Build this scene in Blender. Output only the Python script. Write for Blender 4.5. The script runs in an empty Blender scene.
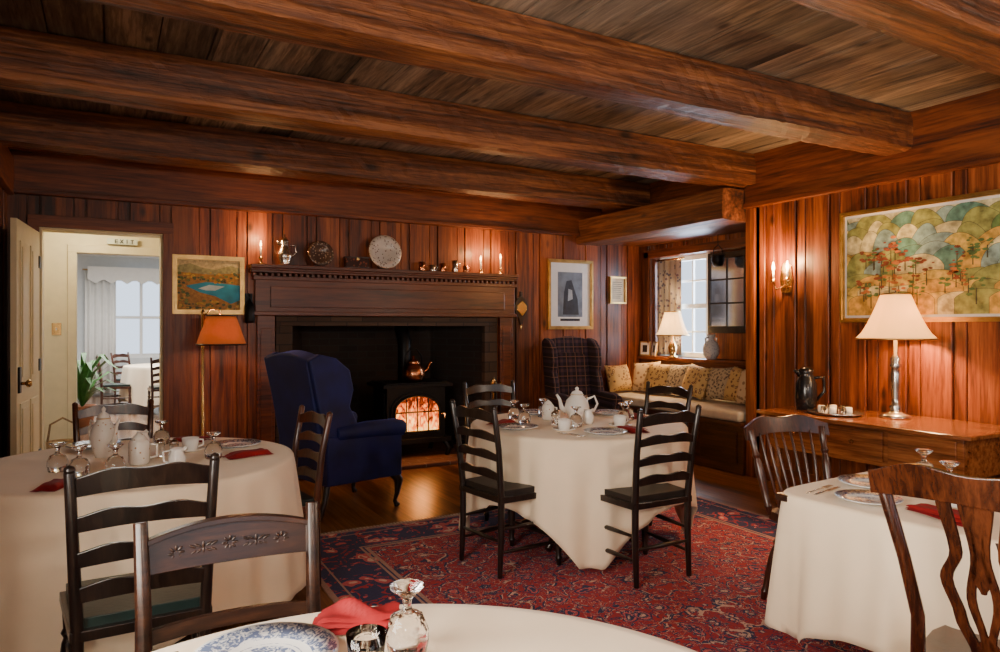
import bpy, math, random
from mathutils import Vector, Matrix
random.seed(7)
R=math.radians
S=bpy.context.scene

# ---------------------------------------------------------------- materials
def nt(name):
    m=bpy.data.materials.new(name); m.use_nodes=True
    t=m.node_tree; t.nodes.clear()
    o=t.nodes.new('ShaderNodeOutputMaterial'); b=t.nodes.new('ShaderNodeBsdfPrincipled')
    t.links.new(b.outputs[0],o.inputs[0]); return m,t,b,o
def put(t,inp,v):
    if isinstance(v,bpy.types.NodeSocket): t.links.new(v,inp)
    else: inp.default_value=v
def MA(t,op,a,b=0.0,c=None):
    n=t.nodes.new('ShaderNodeMath'); n.operation=op
    put(t,n.inputs[0],a); put(t,n.inputs[1],b)
    if c is not None: put(t,n.inputs[2],c)
    return n.outputs[0]
def ramp(t,f,stops,interp='LINEAR'):
    n=t.nodes.new('ShaderNodeValToRGB'); cr=n.color_ramp; cr.interpolation=interp
    while len(cr.elements)<len(stops): cr.elements.new(0.5)
    for e,(p,c) in zip(cr.elements,stops):
        e.position=p; e.color=(c[0],c[1],c[2],1)
    put(t,n.inputs[0],f); return n.outputs[0]
def mix(t,f,a,b,mode='MIX'):
    n=t.nodes.new('ShaderNodeMix'); n.data_type='RGBA'; n.blend_type=mode
    put(t,n.inputs[0],f)
    for i,v in ((6,a),(7,b)):
        if isinstance(v,tuple): v=(v[0],v[1],v[2],1)
        put(t,n.inputs[i],v)
    return n.outputs[2]
def coords(t):
    return t.nodes.new('ShaderNodeTexCoord').outputs['Object']
def sep(t,v):
    n=t.nodes.new('ShaderNodeSeparateXYZ'); put(t,n.inputs[0],v); return n.outputs
def comb(t,x,y,z):
    n=t.nodes.new('ShaderNodeCombineXYZ')
    for i,v in enumerate((x,y,z)): put(t,n.inputs[i],v)
    return n.outputs[0]
def noise(t,v,scale,detail=3,dist=0.0,rough=.5):
    n=t.nodes.new('ShaderNodeTexNoise'); put(t,n.inputs['Vector'],v)
    n.inputs['Scale'].default_value=scale; n.inputs['Detail'].default_value=detail
    n.inputs['Distortion'].default_value=dist; n.inputs['Roughness'].default_value=rough
    return n.outputs[0]
def voro(t,v,scale,feature='F1'):
    n=t.nodes.new('ShaderNodeTexVoronoi'); n.feature=feature; put(t,n.inputs['Vector'],v)
    n.inputs['Scale'].default_value=scale; return n
def bump(t,b,h,st,dist=.01):
    n=t.nodes.new('ShaderNodeBump'); n.inputs['Strength'].default_value=st; n.inputs['Distance'].default_value=dist
    put(t,n.inputs['Height'],h); t.links.new(n.outputs[0],b.inputs['Normal'])

def plain(name,col,rough=.5,metal=0,var=.15,scale=12,bmp=0,bscale=60,**kw):
    m,t,b,o=nt(name); c=coords(t)
    f=noise(t,c,scale,3)
    d=tuple(x*(1-var) for x in col); l=tuple(min(1,x*(1+var)) for x in col)
    put(t,b.inputs['Base Color'],ramp(t,f,[(.3,d),(.7,l)]))
    b.inputs['Roughness'].default_value=rough; b.inputs['Metallic'].default_value=metal
    for k,v in kw.items():
        b.inputs[k.replace('_',' ')].default_value=v
    if bmp: bump(t,b,noise(t,c,bscale,3),bmp)
    return m
def wood(name,dark,mid,light,axis='Z',sc=5,stretch=.07,rough=.4,board=None,knots=.0,bmp=.15,var=(.7,1.25),coat=.0,grey=None,kscale=5.0):
    m,t,b,o=nt(name); c=coords(t); x=sep(t,c)
    ax='XYZ'.index(axis)
    off=0.0; fac=None
    if board:
        bi='XYZ'.index(board[0])
        bid=MA(t,'FLOOR',MA(t,'DIVIDE',x[bi],board[1]))
        wn=t.nodes.new('ShaderNodeTexWhiteNoise'); wn.noise_dimensions='1D'; put(t,wn.inputs['W'],bid)
        off=MA(t,'MULTIPLY',wn.outputs[0],17.0)
        fac=MA(t,'MULTIPLY_ADD',wn.outputs[0],var[1]-var[0],var[0])
    comps=[]
    for i in range(3):
        v=x[i]
        if i==ax: v=MA(t,'MULTIPLY',v,stretch)
        comps.append(MA(t,'ADD',v,off) if board else v)
    v=comb(t,*comps)
    f=noise(t,v,sc,6,1.2,.6)
    f2=noise(t,v,sc*9,4,.3,.65)
    ff=MA(t,'MULTIPLY_ADD',f2,.50,MA(t,'MULTIPLY',f,.60))
    col=ramp(t,ff,[(.42,dark),(.54,mid),(.68,light)])
    if grey:
        g=noise(t,c,1.3,3)
        col=mix(t,ramp(t,g,[(.4,(.15,.15,.15)),(.65,(.85,.85,.85))]),col,ramp(t,ff,[(.38,tuple(k*.3 for k in grey)),(.7,grey)]))
    if knots:
        kc=[x[i] if i!=ax else MA(t,'MULTIPLY',x[i],.5) for i in range(3)]
        vo=voro(t,comb(t,*kc),kscale)
        kf=ramp(t,vo.outputs['Distance'],[(.05,(knots,)*3),(.17,(0,0,0))])
        col=mix(t,kf,col,tuple(k*.35 for k in dark))
    if fac is not None:
        col=mix(t,1.0,col,comb(t,fac,fac,fac),'MULTIPLY')
    put(t,b.inputs['Base Color'],col)
    b.inputs['Roughness'].default_value=rough
    b.inputs['Coat Weight'].default_value=coat; b.inputs['Coat Roughness'].default_value=.25
    if bmp: bump(t,b,ff,bmp,.02)
    return m
def emis(name,col,st,base=(.8,.8,.8)):
    m,t,b,o=nt(name); c=coords(t); f=noise(t,c,10,2)
    put(t,b.inputs['Base Color'],(base[0],base[1],base[2],1))
    put(t,b.inputs['Emission Color'],ramp(t,f,[(.2,tuple(k*.85 for k in col)),(.8,col)]))
    b.inputs['Emission Strength'].default_value=st; return m
def shade(name,col,em,ecol):
    m,t,b,o=nt(name); c=coords(t); f=noise(t,c,40,2)
    cc=ramp(t,f,[(.3,tuple(k*.92 for k in col)),(.7,col)])
    put(t,b.inputs['Base Color'],cc); b.inputs['Roughness'].default_value=.8
    put(t,b.inputs['Emission Color'],(*ecol,1)); b.inputs['Emission Strength'].default_value=em
    tr=t.nodes.new('ShaderNodeBsdfTranslucent'); put(t,tr.inputs[0],cc)
    mx=t.nodes.new('ShaderNodeMixShader'); mx.inputs[0].default_value=.45
    t.links.new(b.outputs[0],mx.inputs[1]); t.links.new(tr.outputs[0],mx.inputs[2]); t.links.new(mx.outputs[0],o.inputs[0])
    return m

PC=((.040,.009,.003),(.20,.043,.009),(.42,.115,.024))
PANEL=wood('knotty_pine_panel',*PC,'Z',4,.06,.42,('X',.33),.85,.15,(.5,1.15),.12)
PANELY=wood('knotty_pine_panel_side',*PC,'Z',4,.06,.42,('Y',.33),.85,.15,(.5,1.15),.12)
TC=((.030,.008,.003),(.13,.029,.007),(.26,.068,.015))
TRIM=wood('pine_trim_x',*TC,'X',5,.06,.42,None,.5,.1,coat=.1)
TRIMY=wood('pine_trim_y',*TC,'Y',5,.06,.42,None,.5,.1,coat=.1)
MANT=wood('mantel_wood',(.035,.009,.003),(.12,.026,.007),(.21,.052,.013),'X',5,.06,.38,None,0,.08,coat=.15)
BC=((.024,.009,.004),(.125,.036,.011),(.33,.115,.035))
BEAM=wood('hewn_beam_wood',*BC,'X',4.5,.05,.48,None,.85,1.0,kscale=3.2)
CEIL=wood('old_ceiling_plank',(.04,.022,.011),(.16,.095,.050),(.36,.235,.135),'Y',5,.08,.7,('X',.27),.8,.5,(.55,1.3),grey=(.34,.27,.20))
FLOORM=wood('floor_plank',(.05,.017,.005),(.19,.068,.018),(.36,.155,.045),'Y',4,.05,.3,('X',.16),.3,.1,(.6,1.2),.2)
DARKW=wood('black_painted_wood',(.004,.003,.003),(.010,.006,.005),(.026,.014,.009),'Z',9,.1,.28,coat=.3,bmp=.05)
BROWNW=wood('mahogany_wood',(.014,.004,.002),(.042,.011,.005),(.10,.027,.010),'Z',9,.1,.28,coat=.3,bmp=.05)
WALNUT=wood('dark_walnut',(.008,.003,.002),(.024,.009,.005),(.055,.020,.009),'X',9,.1,.3,coat=.25,bmp=.05)
CHERRY=wood('cherry_wood',(.07,.018,.005),(.21,.060,.015),(.38,.13,.034),'Y',5,.06,.22,coat=.4,bmp=.04)
CREAM=plain('cream_paint',(.74,.64,.40),.5,var=.04)
WHITEP=plain('white_paint',(.8,.8,.78),.5,var=.03)
SEATM=plain('seat_leather_green',(.010,.024,.022),.35,var=.2,bmp=.1)
RUSH=plain('seat_dark',(.015,.010,.008),.5,var=.3)
CLOTH=plain('cream_tablecloth_linen',(.95,.78,.56),.7,var=.04,scale=5,bmp=.06,bscale=300,Sheen_Weight=.2)
CHINA=plain('white_china',(.84,.81,.76),.15,var=.03)
GOLD=plain('gold_leaf',(.62,.40,.14),.35,1.0,var=.2)
BRASS=plain('aged_brass',(.66,.42,.15),.25,1.0,var=.15)
SILVER=plain('pewter',(.6,.56,.5),.25,1.0,var=.15)
COPPER=plain('copper',(.5,.2,.09),.25,1.0,var=.2)
IRON=plain('cast_iron',(.010,.010,.011),.4,.6,var=.2)
SOOT=plain('soot_black',(.008,.007,.006),.8,var=.4)
REDN=plain('red_napkin_linen',(.27,.003,.007),.8,var=.3,bmp=.1)
BLUEV=plain('blue_velvet',(.003,.007,.075),.7,var=.5,scale=5,Sheen_Weight=.35,Sheen_Roughness=.3)
BLUEV.node_tree.nodes['Principled BSDF'].inputs['Sheen Tint'].default_value=(.10,.20,1,1)
BLACKP=plain('black_plastic',(.01,.01,.011),.2,var=.1)
CREAMC=plain('cream_cushion',(.62,.54,.42),.85,var=.08,bmp=.1)
LEAF=plain('leaf_green',(.05,.16,.03),.5,var=.4)
TERRA=plain('terracotta',(.4,.15,.07),.7)
WICKER=plain('wicker',(.3,.17,.07),.7,var=.4,scale=50,bmp=.5)
def glass():
    m,t,b,o=nt('crystal_glass'); c=coords(t)
    put(t,b.inputs['Base Color'],(1,1,1,1)); b.inputs['Transmission Weight'].default_value=1
    b.inputs['Roughness'].default_value=.03; b.inputs['IOR'].default_value=1.45
    vo=voro(t,c,70); bump(t,b,vo.outputs['Distance'],.3,.004)
    return m
GLASS=glass()
def two_tone(name,a,bc,scale,th=.5,rough=.8,third=None):
    m,t,b,o=nt(name); c=coords(t)
    f=voro(t,c,scale).outputs['Distance']
    st=[(0,bc),(th,a)]
    if third: st=[(0,third),(th*.45,bc),(th,a)]
    put(t,b.inputs['Base Color'],ramp(t,f,st,'CONSTANT')); b.inputs['Roughness'].default_value=rough
    return m
P_GOLD=two_tone('pillow_gold_floral',(.56,.37,.14),(.16,.07,.03),24,.38,third=(.7,.55,.28))
P_CREAM=two_tone('pillow_cream_damask',(.62,.46,.27),(.30,.18,.09),20,.38)
P_DOT=two_tone('pillow_lattice',(.48,.37,.23),(.06,.04,.03),34,.40,third=(.6,.46,.27))
CURT=two_tone('curtain_floral',(.62,.56,.46),(.16,.18,.26),20,.32,third=(.40,.13,.09))
FLOWER=two_tone('floral_china',(.80,.76,.68),(.42,.26,.14),45,.17,.2,third=(.5,.2,.06))
BLUECH=two_tone('blue_white_china',(.60,.60,.60),(.10,.12,.24),60,.26,.15)
def plate_mat():
    m,t,b,o=nt('patterned_plate'); c=coords(t); x=sep(t,c)
    r=MA(t,'SQRT',MA(t,'ADD',MA(t,'MULTIPLY',x[0],x[0]),MA(t,'MULTIPLY',x[1],x[1])))
    f=noise(t,c,75,4,1.2)
    pat=ramp(t,f,[(0,(.13,.17,.30)),(.48,(.38,.43,.54)),(.54,(.74,.75,.76))],'CONSTANT')
    msk=ramp(t,MA(t,'MULTIPLY',r,7.4),[(0,(1,1,1)),(.42,(0,0,0)),(.48,(.8,.8,.8)),(.50,(0,0,0)),(.62,(1,1,1)),(.96,(0,0,0))],'CONSTANT')
    put(t,b.inputs['Base Color'],mix(t,msk,(.78,.78,.77),pat)); b.inputs['Roughness'].default_value=.12
    return m
PLATE=plate_mat()
def plaid():
    m,t,b,o=nt('dark_plaid_fabric'); c=coords(t); x=sep(t,c)
    def stripe(v,s,w): return MA(t,'LESS_THAN',MA(t,'FRACT',MA(t,'MULTIPLY',v,s)),w)
    a=MA(t,'ADD',stripe(x[0],9,.3),stripe(x[2],9,.3)); a=MA(t,'MULTIPLY',a,.5)
    col=ramp(t,a,[(0,(.018,.012,.018)),(.4,(.04,.022,.04)),(.9,(.09,.045,.05))],'CONSTANT')
    l=MA(t,'MAXIMUM',stripe(MA(t,'ADD',x[0],.05),9,.07),stripe(MA(t,'ADD',x[2],.05),9,.07))
    put(t,b.inputs['Base Color'],mix(t,l,col,(.18,.09,.06))); b.inputs['Roughness'].default_value=.9
    return m
PLAID=plaid()
def brick(name,u,c1,c2,mort,sc=1):
    m,t,b,o=nt(name); x=sep(t,coords(t))
    v=comb(t,MA(t,'ADD',x[0],x[1]),x[2],0.0) if u else comb(t,x[0],x[1],0.0)
    n=t.nodes.new('ShaderNodeTexBrick'); put(t,n.inputs['Vector'],v)
    n.inputs['Color1'].default_value=(*c1,1); n.inputs['Color2'].default_value=(*c2,1); n.inputs['Mortar'].default_value=(*mort,1)
    n.inputs['Scale'].default_value=1; n.inputs['Brick Width'].default_value=.22*sc; n.inputs['Row Height'].default_value=.075*sc; n.inputs['Mortar Size'].default_value=.006
    put(t,b.inputs['Base Color'],n.outputs[0]); b.inputs['Roughness'].default_value=.85
    bump(t,b,n.outputs[1],-.5); return m
BRICKW=brick('sooty_brick',True,(.020,.013,.010),(.034,.020,.014),(.03,.027,.024))
BRICKS=brick('surround_stone',True,(.09,.055,.035),(.05,.03,.02),(.025,.02,.017),1.5)
BRICKF=brick('hearth_brick',False,(.16,.06,.035),(.09,.038,.027),(.18,.14,.11),1.2)
def rugm(hx,hy):
    m,t,b,o=nt('persian_rug_wool'); x=sep(t,coords(t))
    ax=MA(t,'ABSOLUTE',x[0]); ay=MA(t,'ABSOLUTE',x[1])
    e=MA(t,'MINIMUM',MA(t,'SUBTRACT',hx,ax),MA(t,'SUBTRACT',hy,ay))
    v=comb(t,ax,ay,0.0)
    wv=noise(t,v,5,2)
    v2=comb(t,MA(t,'ADD',ax,MA(t,'MULTIPLY',wv,.25)),MA(t,'ADD',ay,MA(t,'MULTIPLY',wv,-.2)),0.0)
    vo=voro(t,v2,6).outputs['Distance']; vo2=voro(t,v2,15).outputs['Distance']
    nz=noise(t,v,13,3,2.5)
    red=(.38,.006,.016); navy=(.012,.014,.085); cre=(.66,.42,.32); pink=(.55,.08,.09)
    f1=ramp(t,vo,[(0,cre),(.09,navy),(.17,pink),(.24,navy),(.30,red),(.57,cre),(.61,navy),(.68,red)],'CONSTANT')
    f2=ramp(t,vo2,[(0,cre),(.19,navy),(.36,red)],'CONSTANT')
    sel=ramp(t,nz,[(0,(0,0,0)),(.50,(1,1,1))],'CONSTANT')
    field=mix(t,MA(t,'MULTIPLY',MA(t,'GREATER_THAN',vo,.30),sel),f1,f2)
    vine=MA(t,'LESS_THAN',MA(t,'ABSOLUTE',MA(t,'SUBTRACT',nz,.5)),.020)
    field=mix(t,vine,field,navy)
    vine2=MA(t,'LESS_THAN',MA(t,'ABSOLUTE',MA(t,'SUBTRACT',nz,.56)),.009)
    field=mix(t,vine2,field,cre)
    b1=ramp(t,vo,[(0,red),(.12,cre),(.20,pink),(.33,navy),(.52,red),(.60,navy)],'CONSTANT')
    b1=mix(t,MA(t,'MULTIPLY',MA(t,'GREATER_THAN',vo,.33),sel),b1,ramp(t,vo2,[(0,cre),(.14,pink),(.28,navy)],'CONSTANT'))
    zone=ramp(t,e,[(0,(0,0,0)),(.42,(1,1,1))],'CONSTANT')
    col=mix(t,zone,b1,field)
    line=ramp(t,e,[(0,(1,1,1)),(.03,(0,0,0)),(.09,(1,1,1)),(.105,(0,0,0)),(.38,(1,1,1)),(.395,(0,0,0)),(.41,(1,1,1)),(.43,(0,0,0))],'CONSTANT')
    col=mix(t,line,col,(.40,.22,.17))
    fine=noise(t,v,90,2)
    col=mix(t,.5,col,comb(t,fine,fine,fine),'OVERLAY')
    put(t,b.inputs['Base Color'],col); b.inputs['Roughness'].default_value=.9
    b.inputs['Sheen Weight'].default_value=.05
    bump(t,b,fine,.3); return m

# ---------------------------------------------------------------- mesh builder
class MB:
    def __init__(s): s.v=[];s.f=[];s.mi=[];s.sm=[];s.mats=[];s.M=Matrix.Identity(4)
    def add(s,vs,fs,mat,smooth=False):
        if mat not in s.mats: s.mats.append(mat)
        k=s.mats.index(mat); b=len(s.v)
        s.v+=[tuple(s.M@Vector(v)) for v in vs]
        for f in fs: s.f.append([i+b for i in f]); s.mi.append(k); s.sm.append(smooth)
    def bx(s,lo,hi,mat):
        x0,y0,z0=[min(a,b) for a,b in zip(lo,hi)]; x1,y1,z1=[max(a,b) for a,b in zip(lo,hi)]
        s.add([(x0,y0,z0),(x1,y0,z0),(x1,y1,z0),(x0,y1,z0),(x0,y0,z1),(x1,y0,z1),(x1,y1,z1),(x0,y1,z1)],
              [(0,3,2,1),(4,5,6,7),(0,1,5,4),(1,2,6,5),(2,3,7,6),(3,0,4,7)],mat)
    def box(s,c,d,mat,rx=0,ry=0,rz=0):
        o=s.M.copy(); s.M=o@Matrix.Translation(c)@Matrix.Rotation(R(rz),4,'Z')@Matrix.Rotation(R(ry),4,'Y')@Matrix.Rotation(R(rx),4,'X')
        s.bx((-d[0]/2,-d[1]/2,-d[2]/2),(d[0]/2,d[1]/2,d[2]/2),mat); s.M=o
    def lathe(s,prof,mat,c=(0,0,0),seg=24,sx=1,sy=1,flute=0,fn=0):
        vs=[];fs=[];n=len(prof)
        for r,z in prof:
            for i in range(seg):
                a=2*math.pi*i/seg; rr=r*(1+(flute*math.cos(fn*a) if fn else 0))
                vs.append((c[0]+rr*math.cos(a)*sx,c[1]+rr*math.sin(a)*sy,c[2]+z))
        for j in range(n-1):
            for i in range(seg):
                k=(i+1)%seg; fs.append((j*seg+i,j*seg+k,(j+1)*seg+k,(j+1)*seg+i))
        if prof[0][0]>1e-4 and prof[0]!=prof[-1]: fs.append(tuple(range(seg))[::-1])
        if prof[-1][0]>1e-4 and prof[0]!=prof[-1]: fs.append(tuple((n-1)*seg+i for i in range(seg)))
        s.add(vs,fs,mat,True)
    def tube(s,pts,r,mat,seg=8,sy=1.0):
        pts=[Vector(p) for p in pts]; n=len(pts)
        rs=r if isinstance(r,(list,tuple)) else [r]*n
        vs=[];fs=[]; up=None
        for j in range(n):
            d=(pts[min(j+1,n-1)]-pts[max(j-1,0)]).normalized()
            if up is None:
                up=Vector((0,0,1)) if abs(d.z)<.9 else Vector((0,1,0))
            a=d.cross(up).normalized(); bb=a.cross(d).normalized(); up=bb
            for i in range(seg):
                t=2*math.pi*i/seg; vs.append(tuple(pts[j]+a*math.cos(t)*rs[j]+bb*math.sin(t)*rs[j]*sy))
        for j in range(n-1):
            for i in range(seg):
                k=(i+1)%seg; fs.append((j*seg+i,j*seg+k,(j+1)*seg+k,(j+1)*seg+i))
        fs.append(tuple(range(seg))[::-1]); fs.append(tuple((n-1)*seg+i for i in range(seg)))
        s.add(vs,fs,mat,True)
    def turned(s,p0,p1,r,mat,seg=10,style=0):
        p0=Vector(p0);p1=Vector(p1)
        prof={0:[(0,.7),(.08,.9),(.1,1.1),(.13,.8),(.3,1.1),(.5,1.25),(.62,1.0),(.66,.7),(.7,1.2),(.74,.8),(.85,1),(1,1)],
              1:[(0,.6),(.3,1),(.5,1.2),(.7,1),(1,.6)],2:[(0,.8),(1,1)]}[style]
        s.tube([p0.lerp(p1,a) for a,_ in prof],[r*b for _,b in prof],mat,seg)
    def prism(s,poly,axis,pos,th,mat):
        n=len(poly)
        def P(a,b,c): return {'X':(c,a,b),'Y':(a,c,b),'Z':(a,b,c)}[axis]
        vs=[P(a,b,pos-th/2) for a,b in poly]+[P(a,b,pos+th/2) for a,b in poly]
        fs=[tuple(range(n)),tuple(range(n,2*n))[::-1]]+[(i,i+n,(i+1)%n+n,(i+1)%n) for i in range(n)]
        s.add(vs,fs,mat)
    def slat(s,x0,x1,y,zb,zt,th,mat,bow=.03,arch=.02,archb=.01,lean=0,n=10,wav=0):
        vs=[];fs=[]
        for i in range(n+1):
            t=i/n; q=1-(2*t-1)**2; x=x0+(x1-x0)*t
            top=zt+arch*q+wav*math.cos(4*math.pi*t-math.pi)*.5; bot=zb+archb*q; yy=y-bow*q
            vs+=[(x,yy+th/2-lean*(bot-zb),bot),(x,yy+th/2-lean*(top-zb),top),(x,yy-th/2-lean*(top-zb),top),(x,yy-th/2-lean*(bot-zb),bot)]
        for i in range(n):
            b=i*4
            for k in range(4): fs.append((b+k,b+(k+1)%4,b+4+(k+1)%4,b+4+k))
        fs+= [(3,2,1,0),(n*4,n*4+1,n*4+2,n*4+3)]
        s.add(vs,fs,mat)
    def pillow(s,w,h,t,mat,n=10):
        vs=[];fs=[]
        for sd in (1,-1):
            for i in range(n+1):
                for j in range(n+1):
                    u=2*i/n-1; v=2*j/n-1
                    k=(max(0,(1-u**4))*max(0,(1-v**4)))**.45
                    pin=1-.07*(1-abs(u)**2)*abs(v)**3-.07*(1-abs(v)**2)*abs(u)**3
                    vs.append((u*w/2*pin,sd*k*t/2,v*h/2*pin))
        o=(n+1)**2
        for i in range(n):
            for j in range(n):
                a=i*(n+1)+j; fs.append((a,a+1,a+n+2,a+n+1)); fs.append((o+a,o+a+n+1,o+a+n+2,o+a+1))
        s.add(vs,fs,mat,True)
    def make(s,name,loc=(0,0,0),rz=0,bevel=0,bseg=2,subsurf=0,scale=1,solid=0):
        me=bpy.data.meshes.new(name); me.from_pydata(s.v,[],s.f)
        for m in s.mats: me.materials.append(m)
        for p,k,q in zip(me.polygons,s.mi,s.sm): p.material_index=k; p.use_smooth=q
        me.update()
        return place(me,name,loc,rz,bevel,bseg,subsurf,scale,solid)
def place(me,name,loc,rz=0,bevel=0,bseg=2,subsurf=0,scale=1,solid=0):
    o=bpy.data.objects.new(name,me); S.collection.objects.link(o)
    o.location=loc; o.rotation_euler=(0,0,R(rz)); o.scale=(scale,)*3
    if solid:
        m=o.modifiers.new('s','SOLIDIFY'); m.thickness=solid; m.offset=0
    if bevel:
        m=o.modifiers.new('b','BEVEL'); m.width=bevel; m.segments=bseg; m.limit_method='ANGLE'; m.angle_limit=R(40)
    if subsurf:
        m=o.modifiers.new('u','SUBSURF'); m.levels=subsurf; m.render_levels=subsurf
    return o

# ---------------------------------------------------------------- room
XL,XR,YB,YF,ZC=-.74,5.3,7.0,-1.8,3.03
YA=4.67      # where alcove starts
XO=6.0       # alcove outer wall
def boards(mb,axis,pos,back,a0,a1,z0,z1,holes,mat):
    th=.03*(1 if back>0 else -1)
    p=a0; k=0; ints=[]
    pat=[.235,.095]
    while p<a1-1e-4:
        q=min(a1,p+pat[k%2]); ints.append((p,q,k%2)); p=q; k+=1
    def emit(a,b,y0,y1,inset=0):
        cuts=sorted(set([a,b]+[e for h in holes for e in h[:2] if a<e<b]))
        for c0,c1 in zip(cuts,cuts[1:]):
            zs=[(z0,z1)]
            for h in holes:
                if h[0]<=c0+1e-5 and h[1]>=c1-1e-5:
                    nz=[]
                    for u,v in zs:
                        if h[2]>u: nz.append((u,min(v,h[2])))
                        if h[3]<v: nz.append((max(u,h[3]),v))
                    zs=[w for w in nz if w[1]-w[0]>1e-3]
            for u,v in zs:
                g0=inset if c0==a else 0; g1=inset if c1==b else 0
                if axis=='X': mb.bx((c0+g0,y0,u),(c1-g1,y1,v),mat)
                else: mb.bx((y0,c0+g0,u),(y1,c1-g1,v),mat)
    for a,b,kk in ints: emit(a,b,pos+(.010 if kk else 0)*(1 if back>0 else -1),pos+th,.006)
    emit(a0,a1,pos+th,pos+back)
# back wall
mb=MB(); boards(mb,'X',YB,.18,XL-.1,XO,0,ZC,[(-.52,.415,-1,2.25),(1.39,3.86,-1,1.56)],PANEL)
mb.make('wall_back',bevel=.006,bseg=1)
mb=MB(); boards(mb,'Y',XR,.18,YF,YA,0,ZC,[],PANELY); mb.make('wall_right',bevel=.006,bseg=1)
mb=MB(); boards(mb,'Y',XL,-.15,YF,YB,0,ZC,[(.2,1.8,.8,2.2)],PANELY); mb.make('wall_left',bevel=.006,bseg=1)
mb=MB(); boards(mb,'X',YF,-.15,XL-.1,XR+.2,0,ZC,[(.2,1.9,.8,2.3),(2.9,4.6,.8,2.3)],PANEL); mb.make('wall_front',bevel=.006,bseg=1)
# alcove
mb=MB(); boards(mb,'Y',XO,.22,YA-.1,YB+.18,0,2.75,[(5.3,6.86,1.04,2.28)],PANELY)
mb.bx((XR,YA-.14,0),(XO,YA,2.75),PANEL)
mb.make('wall_alcove',bevel=.005,bseg=1)
mb=MB(); mb.bx((5.32,YA,2.44),(XO+.2,YB,2.50),TRIMY); mb.bx((XR+.02,YA,2.68),(XR+.1,YB,ZC),TRIMY)
mb.make('trim_alcove_soffit')
def beam(name,lo,hi,axis='X',mat=BEAM,amp=.010,n=110):
    mb=MB(); vs=[];fs=[]
    ax=0 if axis=='X' else 1
    prof=[]
    a,b=(lo[1],hi[1]) if ax==0 else (lo[0],hi[0])
    for (p,z) in [(a,lo[2]),(b,lo[2]),(b,hi[2]),(a,hi[2])]: prof.append((p,z))
    sub=[]
    for k in range(4):
        p,q=prof[k],prof[(k+1)%4]
        for j in range(5): sub.append((p[0]+(q[0]-p[0])*j/5,p[1]+(q[1]-p[1])*j/5,j==0))
    m=len(sub)
    for i in range(n+1):
        t=i/n; L=lo[ax]+(hi[ax]-lo[ax])*t
        for k,(p,z,cn) in enumerate(sub):
            cx=(a+b)/2; cz=(lo[2]+hi[2])/2
            dp=random.uniform(-amp,amp)*.35+amp*.8*math.sin(L*2.3+k); dz=random.uniform(-amp,amp)*.35+amp*.8*math.sin(L*1.7+k*.7)
            if cn: p+= (cx-p)*.05; z+=(cz-z)*.05
            if z>=hi[2]-.02: dz=0
            vs.append((L,p+dp,z+dz) if ax==0 else (p+dp,L,z+dz))
    for i in range(n):
        for k in range(m):
            kk=(k+1)%m; fs.append((i*m+k,i*m+kk,(i+1)*m+kk,(i+1)*m+k))
    fs.append(tuple(range(m))[::-1]); fs.append(tuple(n*m+k for k in range(m)))
    mb.add(vs,fs,mat,False)
    return mb.make(name)
for i,(y0,y1) in enumerate([(1.66,1.95),(3.08,3.33),(4.54,4.81),(6.06,6.33)]):
    beam('ceiling_beam' if i==0 else 'ceiling_beam.%03d'%i,(XL,y0,2.74),(XR,y1,ZC))
beam('ceiling_beam.004',(XL,.1,2.73),(XR,.38,ZC))
BEAMY=wood('hewn_beam_wood_y',*BC,'Y',4.5,.05,.50,None,.7,.8)
beam('ceiling_beam.005',(4.96,YA-.0,2.41),(5.36,YB,2.71),'Y',BEAMY,.004,24)
# ceiling planks
mb=MB(); x=XL-.1
while x<XR+.3:
    mb.bx((x+.004,YF,ZC+random.uniform(0,.008)),(x+.266,YB+.1,ZC+.04),CEIL); x+=.27
mb.bx((XL-.2,YF-.1,ZC+.045),(XR+.4,YB+.2,ZC+.1),CEIL)
mb.make('ceiling')
mb=MB(); mb.bx((XL-.2,YF-.2,-.08),(XO+.4,YB+.1,0),FLOORM); mb.make('floor')
# crown / header trims
mb=MB(); mb.bx((XL,YB-.05,2.53),(XR,YB,2.9),TRIM); mb.bx((XL,YB-.08,2.51),(XR,YB,2.55),TRIM)
mb.bx((XL,YB-.12,2.86),(XR,YB,ZC),TRIM)
mb.make('trim_1',bevel=.006)
mb=MB(); mb.bx((XR-.05,YF,2.56),(XR,YA,ZC),TRIMY); mb.bx((XR-.07,YF,2.53),(XR,YA,2.575),TRIMY)
mb.make('trim_2',bevel=.006)
mb=MB(); mb.bx((XR-.035,YA-.1,0),(XR+.0,YA,2.53),PANELY); mb.make('trim_3',bevel=.004)
mb=MB(); mb.bx((XL,YF,2.5),(XL+.05,YB,2.8),TRIMY); mb.make('trim_4',bevel=.006)
mb=MB(); mb.bx((.52,YB-.025,0),(1.2,YB,.14),TRIM); mb.bx((4.05,YB-.025,0),(5.1,YB,.14),TRIM); mb.make('baseboard_back',bevel=.004)
mb=MB(); mb.bx((XR-.025,YF,0),(XR,YA,.14),TRIMY); mb.make('baseboard_right',bevel=.004)

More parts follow.
